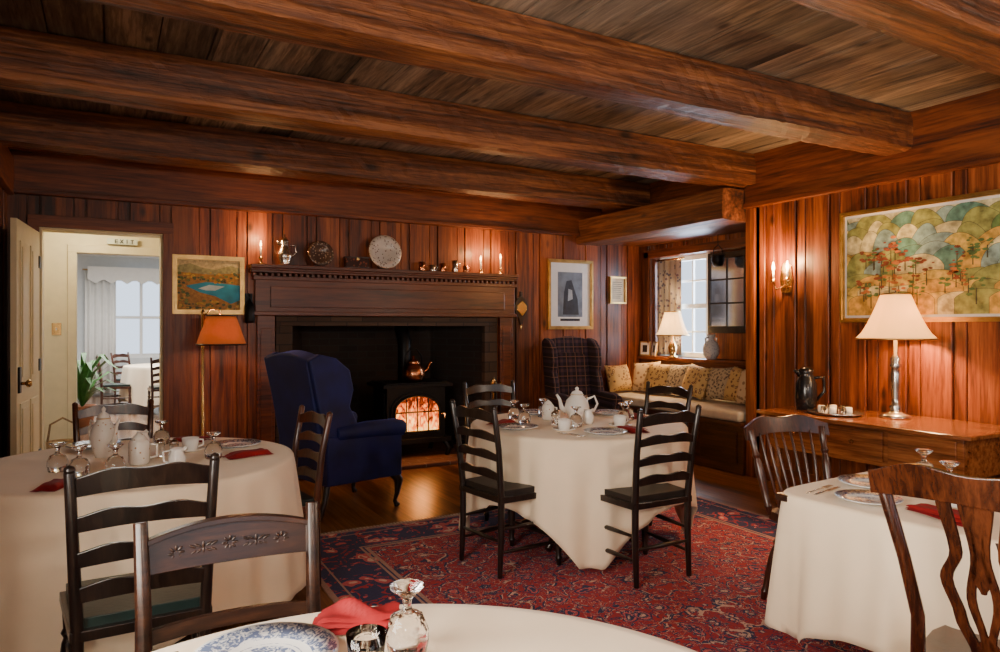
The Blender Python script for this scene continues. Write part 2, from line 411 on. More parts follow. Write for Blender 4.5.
# doorway casing and door
mb=MB()
mb.bx((-.60,YB-.03,0),(-.52,YB,2.33),TRIM); mb.bx((.415,YB-.03,0),(.50,YB,2.33),PANEL); mb.bx((-.60,YB-.035,2.25),(.50,YB,2.35),TRIM)
mb.bx((-.52,YB,0),(-.50,YB+.18,2.25),CREAM); mb.bx((.395,YB,0),(.415,YB+.18,2.25),CREAM); mb.bx((-.5,YB,2.23),(.395,YB+.18,2.25),CREAM)
mb.make('trim_doorway',bevel=.003)
mb=MB()
W=.86
mb.bx((0,-.02,0.01),(W,.02,2.2),CREAM)
for (a,b,c,d) in [(.1,.12,.39,.85),(.47,.12,.76,.85),(.1,1.0,.39,2.05),(.47,1.0,.76,2.05)]:
    for sd in (-1,1):
        mb.bx((a,sd*.02,b),(c,sd*.028,d),CREAM); 
        mb.bx((a+.04,sd*.028,b+.04),(c-.04,sd*.034,d-.04),CREAM)
for z in (.35,1.1,1.95): mb.bx((-.015,-.03,z-.05),(.06,.03,z+.05),IRON)
mb.bx((W-.09,-.034,.93),(W-.03,.034,1.12),IRON)
mb.M=Matrix.Translation((W-.06,.034,1.0))@Matrix.Rotation(R(-90),4,'X')
mb.lathe([(.012,0),(.012,.03),(.028,.04),(.03,.055),(.018,.068),(0,.07)],BRASS,seg=14)
mb.M=Matrix.Identity(4)
mb.make('door_1',(-.535,YB-.035,0),-95,bevel=.004)

# vestibule + far room
mb=MB(); Y1=YB+.18; Y2=8.35
mb.bx((-1.2,Y1,0),(-1.1,Y2,2.6),CREAM); mb.bx((.75,Y1,0),(.85,Y2,2.6),CREAM)
mb.bx((-1.2,Y2,0),(-.30,Y2+.12,2.6),CREAM); mb.bx((.48,Y2,0),(.85,Y2+.12,2.6),CREAM); mb.bx((-.30,Y2,2.17),(.48,Y2+.12,2.6),CREAM)
mb.make('wall_vestibule')
mb=MB(); mb.bx((-.38,Y2-.025,0),(-.30,Y2,2.25),CREAM); mb.bx((.48,Y2-.025,0),(.56,Y2,2.25),CREAM); mb.bx((-.38,Y2-.03,2.17),(.56,Y2,2.25),CREAM)
mb.make('trim_vestibule',bevel=.004)
mb=MB(); mb.bx((-1.2,Y1,2.6),(.85,Y2+.12,2.66),WHITEP); mb.make('ceiling_vestibule')
FLOOR2=wood('hall_floor',(.10,.05,.03),(.22,.12,.07),(.35,.22,.14),'Y',4,.05,.2,('X',.1),0,.05)
mb=MB(); mb.bx((-4,YB+.1,-.08),(4.4,16.8,0),FLOOR2); mb.make('floor_hall')
PALE=plain('pale_blue_paint',(.62,.66,.68),.6,var=.03)
mb=MB()
Y3=16.5
mb.bx((-3.1,Y2+.12,0),(-3,Y3,2.85),PALE); mb.bx((3.6,Y2+.12,0),(3.7,Y3,2.85),PALE)
mb.bx((-3,Y2+.121,0),(-1.2,Y2+.2,2.85),PALE); mb.bx((.85,Y2+.121,0),(3.6,Y2+.2,2.85),PALE); mb.bx((-1.2,Y2+.121,2.66),(.85,Y2+.2,2.85),PALE)
mb.bx((-3.1,Y3,0),(-.25,Y3+.15,2.85),PALE); mb.bx((2.2,Y3,0),(3.7,Y3+.15,2.85),PALE); mb.bx((-.25,Y3,0),(2.2,Y3+.15,.75),PALE); mb.bx((-.25,Y3,2.45),(2.2,Y3+.15,2.85),PALE)
mb.make('wall_far_room')
mb=MB(); mb.bx((-3.1,Y2+.12,2.85),(3.7,Y3+.15,2.92),WHITEP); mb.make('ceiling_far_room')
def window(name,axis,pos,a0,a1,z0,z1,nx,nz,mat,th=.05,fr=.06,mu=.022,sash=True):
    mb=MB()
    def B(a,b,c,d,t):
        if axis=='X': mb.bx((a,pos-t/2,c),(b,pos+t/2,d),mat)
        else: mb.bx((pos-t/2,a,c),(pos+t/2,b,d),mat)
    B(a0,a0+fr,z0,z1,th); B(a1-fr,a1,z0,z1,th); B(a0,a1,z0,z0+fr,th*1.01); B(a0,a1,z1-fr,z1,th*1.01)
    for i in range(1,nx):
        a=a0+(a1-a0)*i/nx; B(a-mu/2,a+mu/2,z0,z1,th*.6)
    for i in range(1,nz):
        z=z0+(z1-z0)*i/nz; B(a0,a1,z-mu/2,z+mu/2,th*.58)
    if sash:
        z=(z0+z1)/2; B(a0,a1,z-.03,z+.03,th*1.02)
    return mb.make(name,bevel=.002)
window('window_5','X',Y3+.07,-.25,2.2,.75,2.45,3,2,WHITEP,fr=.09,mu=.06)
def curtain(name,axis,pos,a0,a1,z0,z1,mat,amp=.03,wl=.12,n=40):
    mb=MB(); vs=[];fs=[]
    for i in range(n+1):
        a=a0+(a1-a0)*i/n
        for k,z in enumerate((z0,(z0+z1)/2,z1)):
            d=amp*math.sin((a-a0)/wl*2*math.pi)*(1.15-.25*k)
            vs.append((a,pos+d,z) if axis=='X' else (pos+d,a,z))
    for i in range(n):
        for k in range(2): fs.append((i*3+k,(i+1)*3+k,(i+1)*3+k+1,i*3+k+1))
    mb.add(vs,fs,mat,True)
    p0=(a0-.04,pos,z1+.01) if axis=='X' else (pos,a0-.04,z1+.01); p1=(a1+.04,pos,z1+.01) if axis=='X' else (pos,a1+.04,z1+.01)
    mb.tube([p0,p1],.012,BRASS)
    return mb.make(name,solid=.004)
curtain('curtain','X',Y3-.12,-.45,.1,.05,2.55,WHITEP)
curtain('curtain.001','X',Y3-.12,1.9,2.5,.05,2.55,WHITEP)
mb=MB(); mb.bx((-.4,Y3-.2,2.36),(2.4,Y3-.17,2.62),WHITEP); 
for i in range(10): mb.prism([(-.4+.28*i,2.37),(-.26+.28*i,2.28),(-.12+.28*i,2.37)],'Y',Y3-.185,.028,WHITEP)
mb.make('window_valance')
# exit sign
mb=MB(); mb.bx((-.03,Y2-.06,2.27),(.25,Y2-.03,2.33),plain('sign_green_white',(.6,.62,.5),.5)); 
for i,ch in enumerate('EXIT'):
    x=.04+.048*i; bl=SOOT; y0,y1=Y2-.064,Y2-.058
    if ch=='E':
        mb.bx((x,y0,2.28),(x+.008,y1,2.32),bl)
        for z in (2.28,2.297,2.313): mb.bx((x,y0,z),(x+.028,y1,z+.007),bl)
    if ch=='X':
        mb.box((x+.016,Y2-.061,2.30),(.008,.006,.048),bl,ry=35); mb.box((x+.016,Y2-.061,2.30),(.008,.006,.048),bl,ry=-35)
    if ch=='I': mb.bx((x+.012,y0,2.28),(x+.02,y1,2.32),bl)
    if ch=='T': mb.bx((x+.012,y0,2.28),(x+.02,y1,2.32),bl); mb.bx((x,y0,2.313),(x+.032,y1,2.32),bl)
mb.bx((-.03,Y2-.03,2.28),(.25,Y2,2.32),SOOT)
mb.make('exit_sign')
mb=MB(); mb.bx((-.515,Y2-.01,1.33),(-.435,Y2,1.45),BRASS); mb.bx((-.48,Y2-.018,1.38),(-.47,Y2-.01,1.40),WHITEP); mb.make('light_switch')

# ---------------------------------------------------------------- rug
RX0,RX1,RY0,RY1=1.0,4.25,.1,4.72
hx,hy=(RX1-RX0)/2,(RY1-RY0)/2
mb=MB(); rm=rugm(hx,hy); mb.bx((-hx,-hy,0),(hx,hy,.010),rm)
fr=plain('rug_fringe_cotton',(.5,.42,.33),.9)
i=-hx
while i<hx: 
    for sg in (-1,1): mb.bx((i,sg*hy,0.001),(i+.012,sg*(hy+.05),.006),fr)
    i+=.025
mb.make('persian_rug',((RX0+RX1)/2,(RY0+RY1)/2,.001))

# ---------------------------------------------------------------- fireplace
mb=MB()
mb.prism([(1.5,YB+.02),(1.5,YB+.04),(1.85,7.85),(3.4,7.85),(3.75,YB+.04),(3.75,YB+.02),(3.85,YB+.02),(3.85,7.95),(1.4,7.95),(1.4,YB+.02)],'Z',.8,1.6,BRICKW)
mb.bx((1.4,YB+.07,1.50),(3.85,7.95,1.55),SOOT)
mb.bx((1.4,YB+.02,-.02),(3.85,7.95,.03),BRICKF)
mb.bx((1.3,6.5,0),(3.95,YB+.03,.035),BRICKF)
mb.bx((1.40,YB-.02,0),(1.56,YB+.06,1.42),BRICKS); mb.bx((3.69,YB-.02,0),(3.85,YB+.06,1.42),BRICKS)
mb.bx((1.40,YB-.025,1.42),(3.85,YB+.06,1.515),BRICKS)
mb.make('fireplace',bevel=.006)
mb=MB()
for a,b in ((1.22,1.385),(3.865,4.03)):
    mb.bx((a,YB-.06,.036),(b,YB-.001,1.52),MANT); mb.bx((a-.015,YB-.075,.036),(b+.015,YB-.001,.2),MANT)
    mb.bx((a+.03,YB-.07,.3),(b-.03,YB-.05,1.4),MANT)
mb.bx((1.20,YB-.07,1.52),(4.05,YB-.001,1.90),MANT)
mb.bx((1.34,YB-.085,1.60),(3.91,YB-.06,1.80),MANT)
mb.bx((1.18,YB-.09,1.52),(4.07,YB-.001,1.56),MANT)
mb.bx((1.18,YB-.09,1.86),(4.07,YB-.001,1.90),MANT)
x=1.17
while x<4.02: mb.bx((x,YB-.125,1.895),(x+.03,YB-.001,1.925),MANT); x+=.055
mb.bx((1.15,YB-.16,1.925),(4.03,YB-.001,1.955),MANT)
mb.bx((1.14,YB-.22,1.965),(4.02,YB-.001,2.0),MANT); mb.bx((1.145,YB-.19,1.945),(4.025,YB-.001,1.967),MANT)
mb.make('fireplace_mantel',bevel=.005)
# wood stove
mb=MB(); 
mb.bx((-.33,-.2,.20),(.33,.22,.74),IRON)
mb.bx((-.39,-.27,.74),(.39,.27,.775),IRON); mb.bx((-.36,-.24,.775),(.36,.24,.79),IRON)
mb.bx((-.38,-.26,.15),(.38,.26,.20),IRON)
for sx in (-1,1):
    mb.tube([(sx*.32,-.2,.16),(sx*.36,-.24,.08),(sx*.34,-.23,0)],[.03,.024,.03],IRON); mb.tube([(sx*.32,.2,.16),(sx*.36,.22,.08),(sx*.34,.22,0)],[.03,.024,.03],IRON)
    mb.bx((sx*.33,-.15,.25),(sx*.345,.18,.68),IRON)
def arch(w,z0,z1,zt,n=14):
    return [(-w,z0)]+[(w,z0)]+[(w*math.cos(math.pi*i/n),z1+(zt-z1)*math.sin(math.pi*i/n)) for i in range(n+1)]
mb.prism(arch(.29,.23,.50,.69),'Y',-.205,.03,IRON)
def firemat():
    m,t,b,o=nt('fire_glow'); x=sep(t,coords(t))
    n=noise(t,comb(t,MA(t,'MULTIPLY',x[0],2.2),x[1],MA(t,'MULTIPLY',x[2],.9)),9,4,2.0)
    h=MA(t,'SUBTRACT',MA(t,'MULTIPLY_ADD',n,1.6,-.02),MA(t,'MULTIPLY',MA(t,'SUBTRACT',x[2],.26),1.3))
    c=ramp(t,h,[(.25,(.05,.005,.001)),(.45,(.45,.05,.006)),(.62,(1,.22,.025)),(.85,(1,.55,.14))])
    put(t,b.inputs['Base Color'],(.02,.01,.01,1)); put(t,b.inputs['Emission Color'],c); b.inputs['Emission Strength'].default_value=3.4
    b.inputs['Roughness'].default_value=.1; return m
mb.prism(arch(.25,.27,.49,.65),'Y',-.222,.006,firemat())
for x in (-.125,0,.125): mb.bx((x-.006,-.235,.27),(x+.006,-.222,.63),IRON)
mb.bx((-.25,-.235,.47),(.25,-.222,.485),IRON)
ap=arch(.25,.27,.49,.65)
mb.tube([(a,-.228,b) for a,b in ap]+[(ap[0][0],-.228,ap[0][1])],.012,IRON)
mb.tube([(.27,-.23,.45),(.30,-.27,.45),(.30,-.27,.40)],.01,SILVER)
mb.tube([(0,.15,.79),(0,.15,1.2),(0,.3,1.45)],.075,IRON,seg=16)
mb.make('wood_stove',(2.83,7.10,.035),0,bevel=.006)
mb=MB()
mb.lathe([(.085,0),(.10,.02),(.11,.06),(.10,.12),(.075,.16),(.055,.175),(.06,.18),(.04,.20),(.012,.215),(.018,.235),(0,.245)],COPPER)
mb.tube([(.09,0,.08),(.14,0,.11),(.165,0,.17),(.185,0,.18)],[.022,.017,.012,.012],COPPER)
mb.tube([(-.085,0,.15),(-.08,0,.24),(-.03,0,.30),(.03,0,.30),(.08,0,.24),(.085,0,.15)],.008,IRON)
mb.make('copper_kettle',(2.83,6.99,.826),0,scale=1.15)
mb=MB()
for x in (1.70,3.40):
    mb.lathe([(.05,0),(.05,.02),(.015,.05),(.02,.2),(.012,.25),(.018,.45),(.012,.6),(.03,.66),(.035,.70),(.02,.74),(0,.76)],IRON,(x,6.86,0),12)
    mb.box((x,7.05,.12),(.03,.4,.03),IRON); mb.box((x,7.24,.06),(.03,.03,.12),IRON)
mb.make('andirons',(0,0,.035))
mb=MB()
mb.lathe([(.1,0),(.1,.015),(.02,.03),(.012,.1),(.012,.75),(.03,.78),(0,.82)],BRASS,(0,0,0),14)
for k,dx in enumerate((-.06,0.0,.06)):
    mb.tube([(dx,-.05,.08),(dx,-.05,.70)],.007,IRON); mb.lathe([(.008,0),(.016,.02),(.012,.06),(0,.08)],BRASS,(dx,-.05,.70),10)
mb.box((-.06,-.05,.1),(.07,.012,.12),IRON); mb.tube([(.06,-.05,.1),(.06,-.05,.04)],[.03,.02],IRON)
mb.box((0,-.025,.66),(.16,.03,.01),BRASS)
mb.make('fireplace_tool_set',(3.68,6.76,.036))
mb=MB()
mb.prism([(-.015,-.19),(.015,-.19),(.03,-.12),(.085,-.02),(.09,.05),(.05,.12),(.015,.14),(.015,.2),(-.015,.2),(-.015,.14),(-.05,.12),(-.09,.05),(-.085,-.02),(-.03,-.12)],'Y',-.012,.022,WALNUT)
mb.prism([(-.06,-.02),(0,-.09),(.06,-.02),(.06,.04),(0,.09),(-.06,.04)],'Y',-.03,.02,BRASS)
mb.tube([(0,-.01,-.19),(0,-.01,-.25)],[.012,.006],BRASS)
mb.make('bellows',(4.17,YB-.001,1.62),0,bevel=.003)
mb=MB()
mb.lathe([(.04,0),(.045,.02),(.045,.16),(.025,.19),(.012,.21),(0,.23)],IRON,(0,-.075,0),12)
mb.bx((-.035,-.015,0),(.035,0,.28),IRON); mb.tube([(0,-.075,.22),(0,-.06,.27),(0,-.01,.26)],.006,IRON)
mb.make('hanging_tin_lantern',(1.15,YB-.001,1.45))

# mantel items (top z=2.0)
def plight(name,loc,e,col=(1,.62,.30),s=.05):
    l=bpy.data.lights.new(name,'POINT'); l.energy=e; l.color=col; l.shadow_soft_size=s
    o=bpy.data.objects.new(name,l); o.location=loc; S.collection.objects.link(o)
def candlestick(name,x,h=.08):
    mb=MB(); mb.lathe([(.04,0),(.042,.01),(.012,.02),(.010,h*.6),(.022,h*.75),(.014,h)],BRASS,seg=14)
    mb.lathe([(.009,h),(.009,h+.09),(0,h+.092)],CHINA,seg=10)
    mb.lathe([(.003,h+.09),(.010,h+.105),(.006,h+.13),(0,h+.15)],emis('candle_flame',(1,.5,.15),25),seg=8)
    mb.make(name,(x,6.87,2.0)); plight('candle_light',(x,6.80,2.0+h+.19),7.5,(1,.52,.20),.03)
candlestick('candlestick',1.24); candlestick('candlestick.001',3.58,.05); candlestick('candlestick.002',3.83,.08)
mb=MB()
mb.lathe([(.06,0),(.05,.02),(.07,.07),(.075,.11),(.045,.17),(.035,.20),(.045,.23),(.04,.24),(.02,.27),(.006,.28),(.012,.295),(0,.305)],SILVER)
mb.tube([(.05,0,.2),(.1,0,.2),(.11,0,.13),(.07,0,.08)],.008,SILVER); mb.tube([(-.04,0,.2),(-.075,0,.24)],[.02,.008],SILVER)
mb.make('pewter_pitcher',(1.46,6.88,2.0))
def standplate(name,x,r,mat,rimmat):
    mb=MB()
    mb.M=Matrix.Translation((0,0,r*.98+.004))@Matrix.Rotation(R(80),4,'X')
    mb.lathe([(0,.004),(r*.6,.004),(r*.65,.012),(r,.022),(r,.028),(r*.64,.018),(r*.6,.010),(0,.010)],mat,seg=32)
    mb.lathe([(r*.97,.0285),(r*1.01,.025),(r*.97,.022),(r*.97,.0285)],rimmat,seg=32)
    mb.M=Matrix.Identity(4); mb.box((0,.03,.012),(.1,.06,.008),WALNUT); mb.box((0,.05,.06),(.05,.008,.1),WALNUT)
    mb.make(name,(x,6.86,2.0))
BRPL=two_tone('brown_transfer_plate',(.10,.06,.045),(.45,.34,.24),45,.3,.2)
WHPL=two_tone('transfer_plate',(.66,.62,.56),(.16,.10,.08),42,.30,.2)
standplate('decorative_plate',1.80,.125,BRPL,BRASS); standplate('decorative_plate.001',2.46,.175,WHPL,GOLD)
mb=MB(); mb.bx((-.13,-.05,0),(.13,.05,.012),WALNUT); mb.bx((-.12,-.04,.012),(.12,.04,.10),two_tone('painted_tin',(.05,.02,.015),(.3,.08,.04),35,.35)); mb.bx((-.125,-.045,.10),(.125,.045,.115),WALNUT); mb.bx((-.015,-.05,.08),(.015,-.045,.105),BRASS)
mb.make('tin_box',(2.17,6.87,2.0),bevel=.003)
for i,(x,h) in enumerate(((2.88,.1),(3.0,.07),(3.12,.09),(3.27,.13),(3.40,.08))):
    mb=MB(); mb.lathe([(.03,0),(.035,.01),(.028,h*.4),(.036,h),(.031,h),(.024,h*.4),(0,.012)],SILVER if i%2 else COPPER,seg=16)
    mb.tube([(.03,0,h*.85),(.06,0,h*.8),(.06,0,h*.3),(.03,0,h*.3)],.005,SILVER if i%2 else COPPER)
    mb.make('pewter_tankard' if i==0 else 'pewter_tankard.%03d'%i,(x,6.88,2.0))

# ---------------------------------------------------------------- pictures
def picture(name,loc,rz,w,h,fmat,fw,draw,mat_w=0,matm=None):
    mb=MB(); d=.035
    mb.bx((-w/2,-d,-h/2),(-w/2+fw,0,h/2),fmat); mb.bx((w/2-fw,-d,-h/2),(w/2,0,h/2),fmat)
    mb.bx((-w/2+fw,-d,-h/2),(w/2-fw,0,-h/2+fw),fmat); mb.bx((-w/2+fw,-d,h/2-fw),(w/2-fw,0,h/2),fmat)
    e=fw*.35
    for (a,b,c,dd) in ((-w/2+e,-w/2+fw-e,-h/2+e,h/2-e),(w/2-fw+e,w/2-e,-h/2+e,h/2-e)): mb.bx((a,-d-.008,c),(b,-d,dd),fmat)
    for (c,dd) in ((-h/2+e,-h/2+fw-e),(h/2-fw+e,h/2-e)): mb.bx((-w/2+e,-d-.0081,c),(w/2-e,-d,dd),fmat)
    iw,ih=w/2-fw,h/2-fw
    mb.bx((-iw,-.012,-ih),(iw,0,ih),matm or CHINA)
    draw(mb,iw-mat_w,ih-mat_w,-.0125)
    return mb.make(name,loc,rz,bevel=.003)
def hills(mb,w,h,y):
    def M(n,c): return plain(n,c,.6,var=.5,scale=18)
    ink=M('paint_ink',(.08,.07,.03))
    pale=M('paint_pale',(.72,.60,.28)); yel=M('paint_yellow',(.66,.46,.09)); gold=M('paint_gold',(.62,.36,.06)); ol=M('paint_olive',(.30,.31,.08))
    teal=M('paint_teal',(.13,.28,.20)); blue=M('paint_mist',(.26,.38,.33)); gr=M('paint_green',(.11,.19,.05)); org=M('paint_orange',(.55,.17,.03)); rust=M('paint_rust',(.27,.06,.02))
    mb.bx((-w,y-.001,-h),(w,y,h),M('paint_sky',(.62,.58,.33)))
    rows=8
    for r in range(rows):
        zb=h*.72-r*(h*1.65/rows); rad=w*.17*(1+.03*r); x=-w-rad*random.random(); y2=y-.0016-.0008*r
        pal=[teal,blue,ol,gr,pale] if r<2 else ([ol,yel,teal,blue,gold,pale] if r<5 else [yel,gold,gold,pale,yel,ol])
        j=0
        while x<w+rad:
            wd=rad*random.uniform(.7,1.6); ht=h*random.uniform(.18,.42)*(1 if r<5 else .45)
            bz=max(-h,zb-h*.35); sk=random.uniform(-.3,.3)
            for q,c in ((0,ink),(.003,random.choice(pal))):
                pts=[]
                for i in range(17):
                    a=math.pi*i/16; s=math.sin(a)**1.5
                    pts.append((min(w,max(-w,x+(wd-q)*math.cos(a)+sk*wd*s)),min(h,max(-h,zb+(ht-q)*s))))
                if pts[0][0]-pts[16][0]>.02:
                    pts+= [(pts[16][0],bz),(pts[0][0],bz)]
                    mb.prism(pts,'Y',y2-.0001*(j%5)-q*.02,.0005,c)
            x+=wd*random.uniform(.9,1.4); j+=1
    for i in range(34):
        x=random.uniform(-w*.92,w*.92); z=random.uniform(-h*.55,h*.35); c=random.choice([gr,rust,org,rust,gr])
        y2=y-.0095; T=random.uniform(.8,1.6)
        mb.prism([(x-.005,z-.08*T),(x+.005,z-.08*T),(x+.003,z),(x-.003,z)],'Y',y2,.0006,ink)
        for q in range(8):
            a=x+random.uniform(-.035,.035)*T; b=z+random.uniform(-.03,.05)*T; s=random.uniform(.010,.024)
            a=max(-w+s,min(w-s,a)); b=max(-h+s,min(h-s,b))
            mb.prism([(a+s*math.cos(2*math.pi*k/9),b+.5*s*math.sin(2*math.pi*k/9)) for k in range(9)],'Y',y2-.0004-.0002*q,.0004,c)
picture('landscape_painting',(XR-.001,2.98,1.90),-90,1.42,.90,GOLD,.035,hills,.02,WHITEP)
def river(mb,w,h,y):
    def M(n,c,s=40): return plain(n,c,.5,var=.3,scale=s)
    mb.bx((-w,y-.001,-h),(w,y,h),M('river_sky',(.60,.52,.26)))
    mb.prism([(-w,h*.75),(-w*.6,h*.85),(-w*.2,h*.68),(w*.2,h*.62),(w*.7,h*.80),(w,h*.7),(w,h*.1),(-w,h*.1)],'Y',y-.0015,.001,M('river_hills',(.34,.34,.14)))
    mb.prism([(-w,h*.5),(0,h*.42),(w,h*.5),(w,-h),(-w,-h)],'Y',y-.003,.001,M('river_forest',(.42,.21,.03)))
    mb.prism([(-w*.75,-h*.05),(-w*.1,h*.12),(w*.4,h*.08),(w,-h*.0),(w,-h*.6),(w*.7,-h*.75),(w*.2,-h*.45),(-w*.3,-h*.3)],'Y',y-.0045,.001,M('river_water',(.02,.34,.52),8))
    mb.prism([(-w*.35,-h*.15),(0,-h*.0),(w*.5,-h*.05),(w*.2,-h*.22),(-w*.1,-h*.22)],'Y',y-.0055,.001,M('river_glint',(.5,.70,.75),8))
    G=[M('river_leaf1',(.55,.26,.03)),M('river_leaf2',(.16,.20,.03)),M('river_leaf3',(.62,.40,.05)),M('river_leaf4',(.08,.11,.03))]
    for i in range(150):
        x=random.uniform(-w,w); z=random.uniform(-h,-h*.6) if i%2 else random.uniform(h*.10,h*.5)
        if i%5==0: x=random.uniform(-w,-w*.65); z=random.uniform(-h,h*.3)
        s=random.uniform(.008,.020); x=max(-w+s,min(w-s,x)); z=max(-h+s,min(h-s,z))
        mb.prism([(x+s*math.cos(k*.785),z+s*.7*math.sin(k*.785)) for k in range(8)],'Y',y-.0065-.0001*(i%8),.0006,random.choice(G))
picture('river_landscape_painting',(.80,YB-.001,1.80),0,.62,.54,GOLD,.04,river)
def portrait(mb,w,h,y):
    mb.bx((-w,y-.001,-h),(w,y,h),plain('print_grey',(.16,.20,.26),.4,var=.3,scale=9))
    D=plain('print_dark',(.02,.02,.03),.4,var=.5,scale=14)
    mb.prism([(-w*.6,-h*.9),(w*.7,-h*.9),(w*.6,-h*.2),(w*.3,h*.3),(w*.1,h*.65),(-w*.3,h*.6),(-w*.5,h*.1)],'Y',y-.002,.001,D)
    mb.prism([(-w*.2,-h*.3),(w*.2,-h*.2),(w*.15,h*.2),(-w*.15,h*.25)],'Y',y-.003,.001,plain('print_light',(.35,.38,.42),.4))
    mb.bx((-w*.8,y-.001,-h-.05),(w*.8,y,-h-.02),D)
picture('framed_print',(4.86,YB-.001,1.80),0,.66,.84,GOLD,.04,portrait,.11,WHITEP)
def letter(mb,w,h,y):
    for i in range(9): mb.bx((-w*.8,y-.001,h*.75-i*h*.18),(w*random.uniform(.4,.85),y,h*.75-i*h*.18-.006),IRON)
picture('framed_certificate',(5.58,YB-.001,1.87),0,.26,.34,GOLD,.022,letter,.01,plain('parchment',(.7,.62,.45),.6))

# ---------------------------------------------------------------- seating
def ladder_chair(wood_m,seat_m,H=.95,nslat=4,hh0=.046):
    mb=MB(); w=.19
    for sx in (-1,1):
        mb.tube([(sx*w,-.21,0),(sx*w,-.20,.25),(sx*w,-.20,.46),(sx*(w+.01),-.225,.72),(sx*(w+.02),-.265,H)],[.015,.019,.020,.018,.016],wood_m,10)
        mb.lathe([(.013,0),(.018,.008),(.013,.02),(0,.026)],wood_m,(sx*(w+.02),-.265,H-.004),10)
        mb.turned((sx*.225,.20,0),(sx*.215,.19,.44),.020,wood_m)
        for z in (.14,.27): mb.turned((sx*w,-.20,z),(sx*.22,.195,z),.012,wood_m,8,1)
    for z in (.16,.30): mb.turned((-.22,.197,z),(.22,.197,z),.013,wood_m,8,1)
    mb.turned((-w,-.205,.2),(w,-.205,.2),.012,wood_m,8,1)
    z0=.54; dz=(H-.085-z0)/(nslat-1)
    for i in range(nslat):
        z=z0+dz*i; f=(z-.46)/(H-.46); y=-.20-.055*f; hh=hh0 if i<nslat-1 else hh0+.012
        mb.slat(-w-.008,w+.008,y,z,z+hh,.013,wood_m,.03,.020,.018,.14,16,.012)
    mb.prism([(-.21,-.215),(.21,-.215),(.245,.215),(-.245,.215)],'Z',.435,.035,wood_m)
    mb.prism([(-.195,-.19),(.195,-.19),(.225,.20),(-.225,.20)],'Z',.467,.035,seat_m)
    return mb
CH=ladder_chair(DARKW,RUSH).make('dining_chair',(2.66,3.14,.012),0,bevel=.006).data
def put_chair(me,name,x,y,rz,z=.012,bevel=.006): return place(me,name,(x,y,z),rz,bevel)
put_chair(CH,'dining_chair.001',2.08,3.63,-82)
put_chair(CH,'dining_chair.002',2.62,4.66,176)
put_chair(CH,'dining_chair.003',3.50,4.05,97)
CH2=ladder_chair(DARKW,SEATM,.97,4,.056).make('dining_chair.004',(.09,2.80,0),2,bevel=.006).data
CH3=ladder_chair(BROWNW,SEATM,.93).make('dining_chair.005',(.76,3.98,0),97,bevel=.006).data
put_chair(CH3,'dining_chair.006',.02,4.78,180,0)
def carved_chair():
    mb=MB(); w=.205; W_=WALNUT
    for sx in (-1,1):
        mb.tube([(sx*w,-.24,0),(sx*w,-.21,.25),(sx*w,-.20,.46),(sx*w,-.235,.72),(sx*(w+.005),-.27,.935)],[.016,.02,.021,.019,.017],W_,8)
        mb.turned((sx*.22,.2,0),(sx*.215,.19,.44),.021,W_)
        mb.turned((sx*w,-.21,.16),(sx*.22,.195,.16),.012,W_,8,1)
    mb.turned((-.22,.197,.22),(.22,.197,.22),.012,W_,8,1)
    mb.slat(-w,w,-.262,.805,.875,.020,W_,.02,.030,.0,.2,24)
    mb.slat(-w,w,-.265,.874,.888,.028,W_,.02,.030,.03,.2,24)
    mb.slat(-w,w,-.232,.64,.675,.016,W_,.02,.008,.008,.2,12)
    def leaf(x,z,an,sd,l=.02):
        q=1-(x/w)**2
        mb.M=Matrix.Translation((x,-.269-.02*q+sd*.0082,z+.014*q))@Matrix.Rotation(R(90),4,'X')@Matrix.Rotation(R(an),4,'Z')
        mb.lathe([(0,-.003),(.006,-.0018),(.006,.0018),(0,.003)],W_,seg=8,sx=.6,sy=l/.008)
    for sd in (1,-1):
        for c in (-.13,0,.13):
            for k in range(8): leaf(c+.013*math.cos(k*.785),.838+.013*math.sin(k*.785),math.degrees(k*.785)+90,sd,.011)
        for c in (-.065,.065):
            for k in (-2,-1,0,1,2):
                leaf(c+k*.013,.836+.008,60 if k<0 else (-60 if k>0 else 0),sd,.014); leaf(c+k*.013,.836-.008,-60 if k<0 else (60 if k>0 else 0),sd,.014)
    mb.M=Matrix.Identity(4)
    mb.prism([(-.215,-.22),(.215,-.22),(.245,.22),(-.245,.22)],'Z',.435,.04,W_)
    mb.prism([(-.195,-.19),(.195,-.19),(.225,.20),(-.225,.20)],'Z',.467,.03,SEATM)
    return mb
carved_chair().make('carved_dining_chair',(.275,1.67,0),180,bevel=.004)
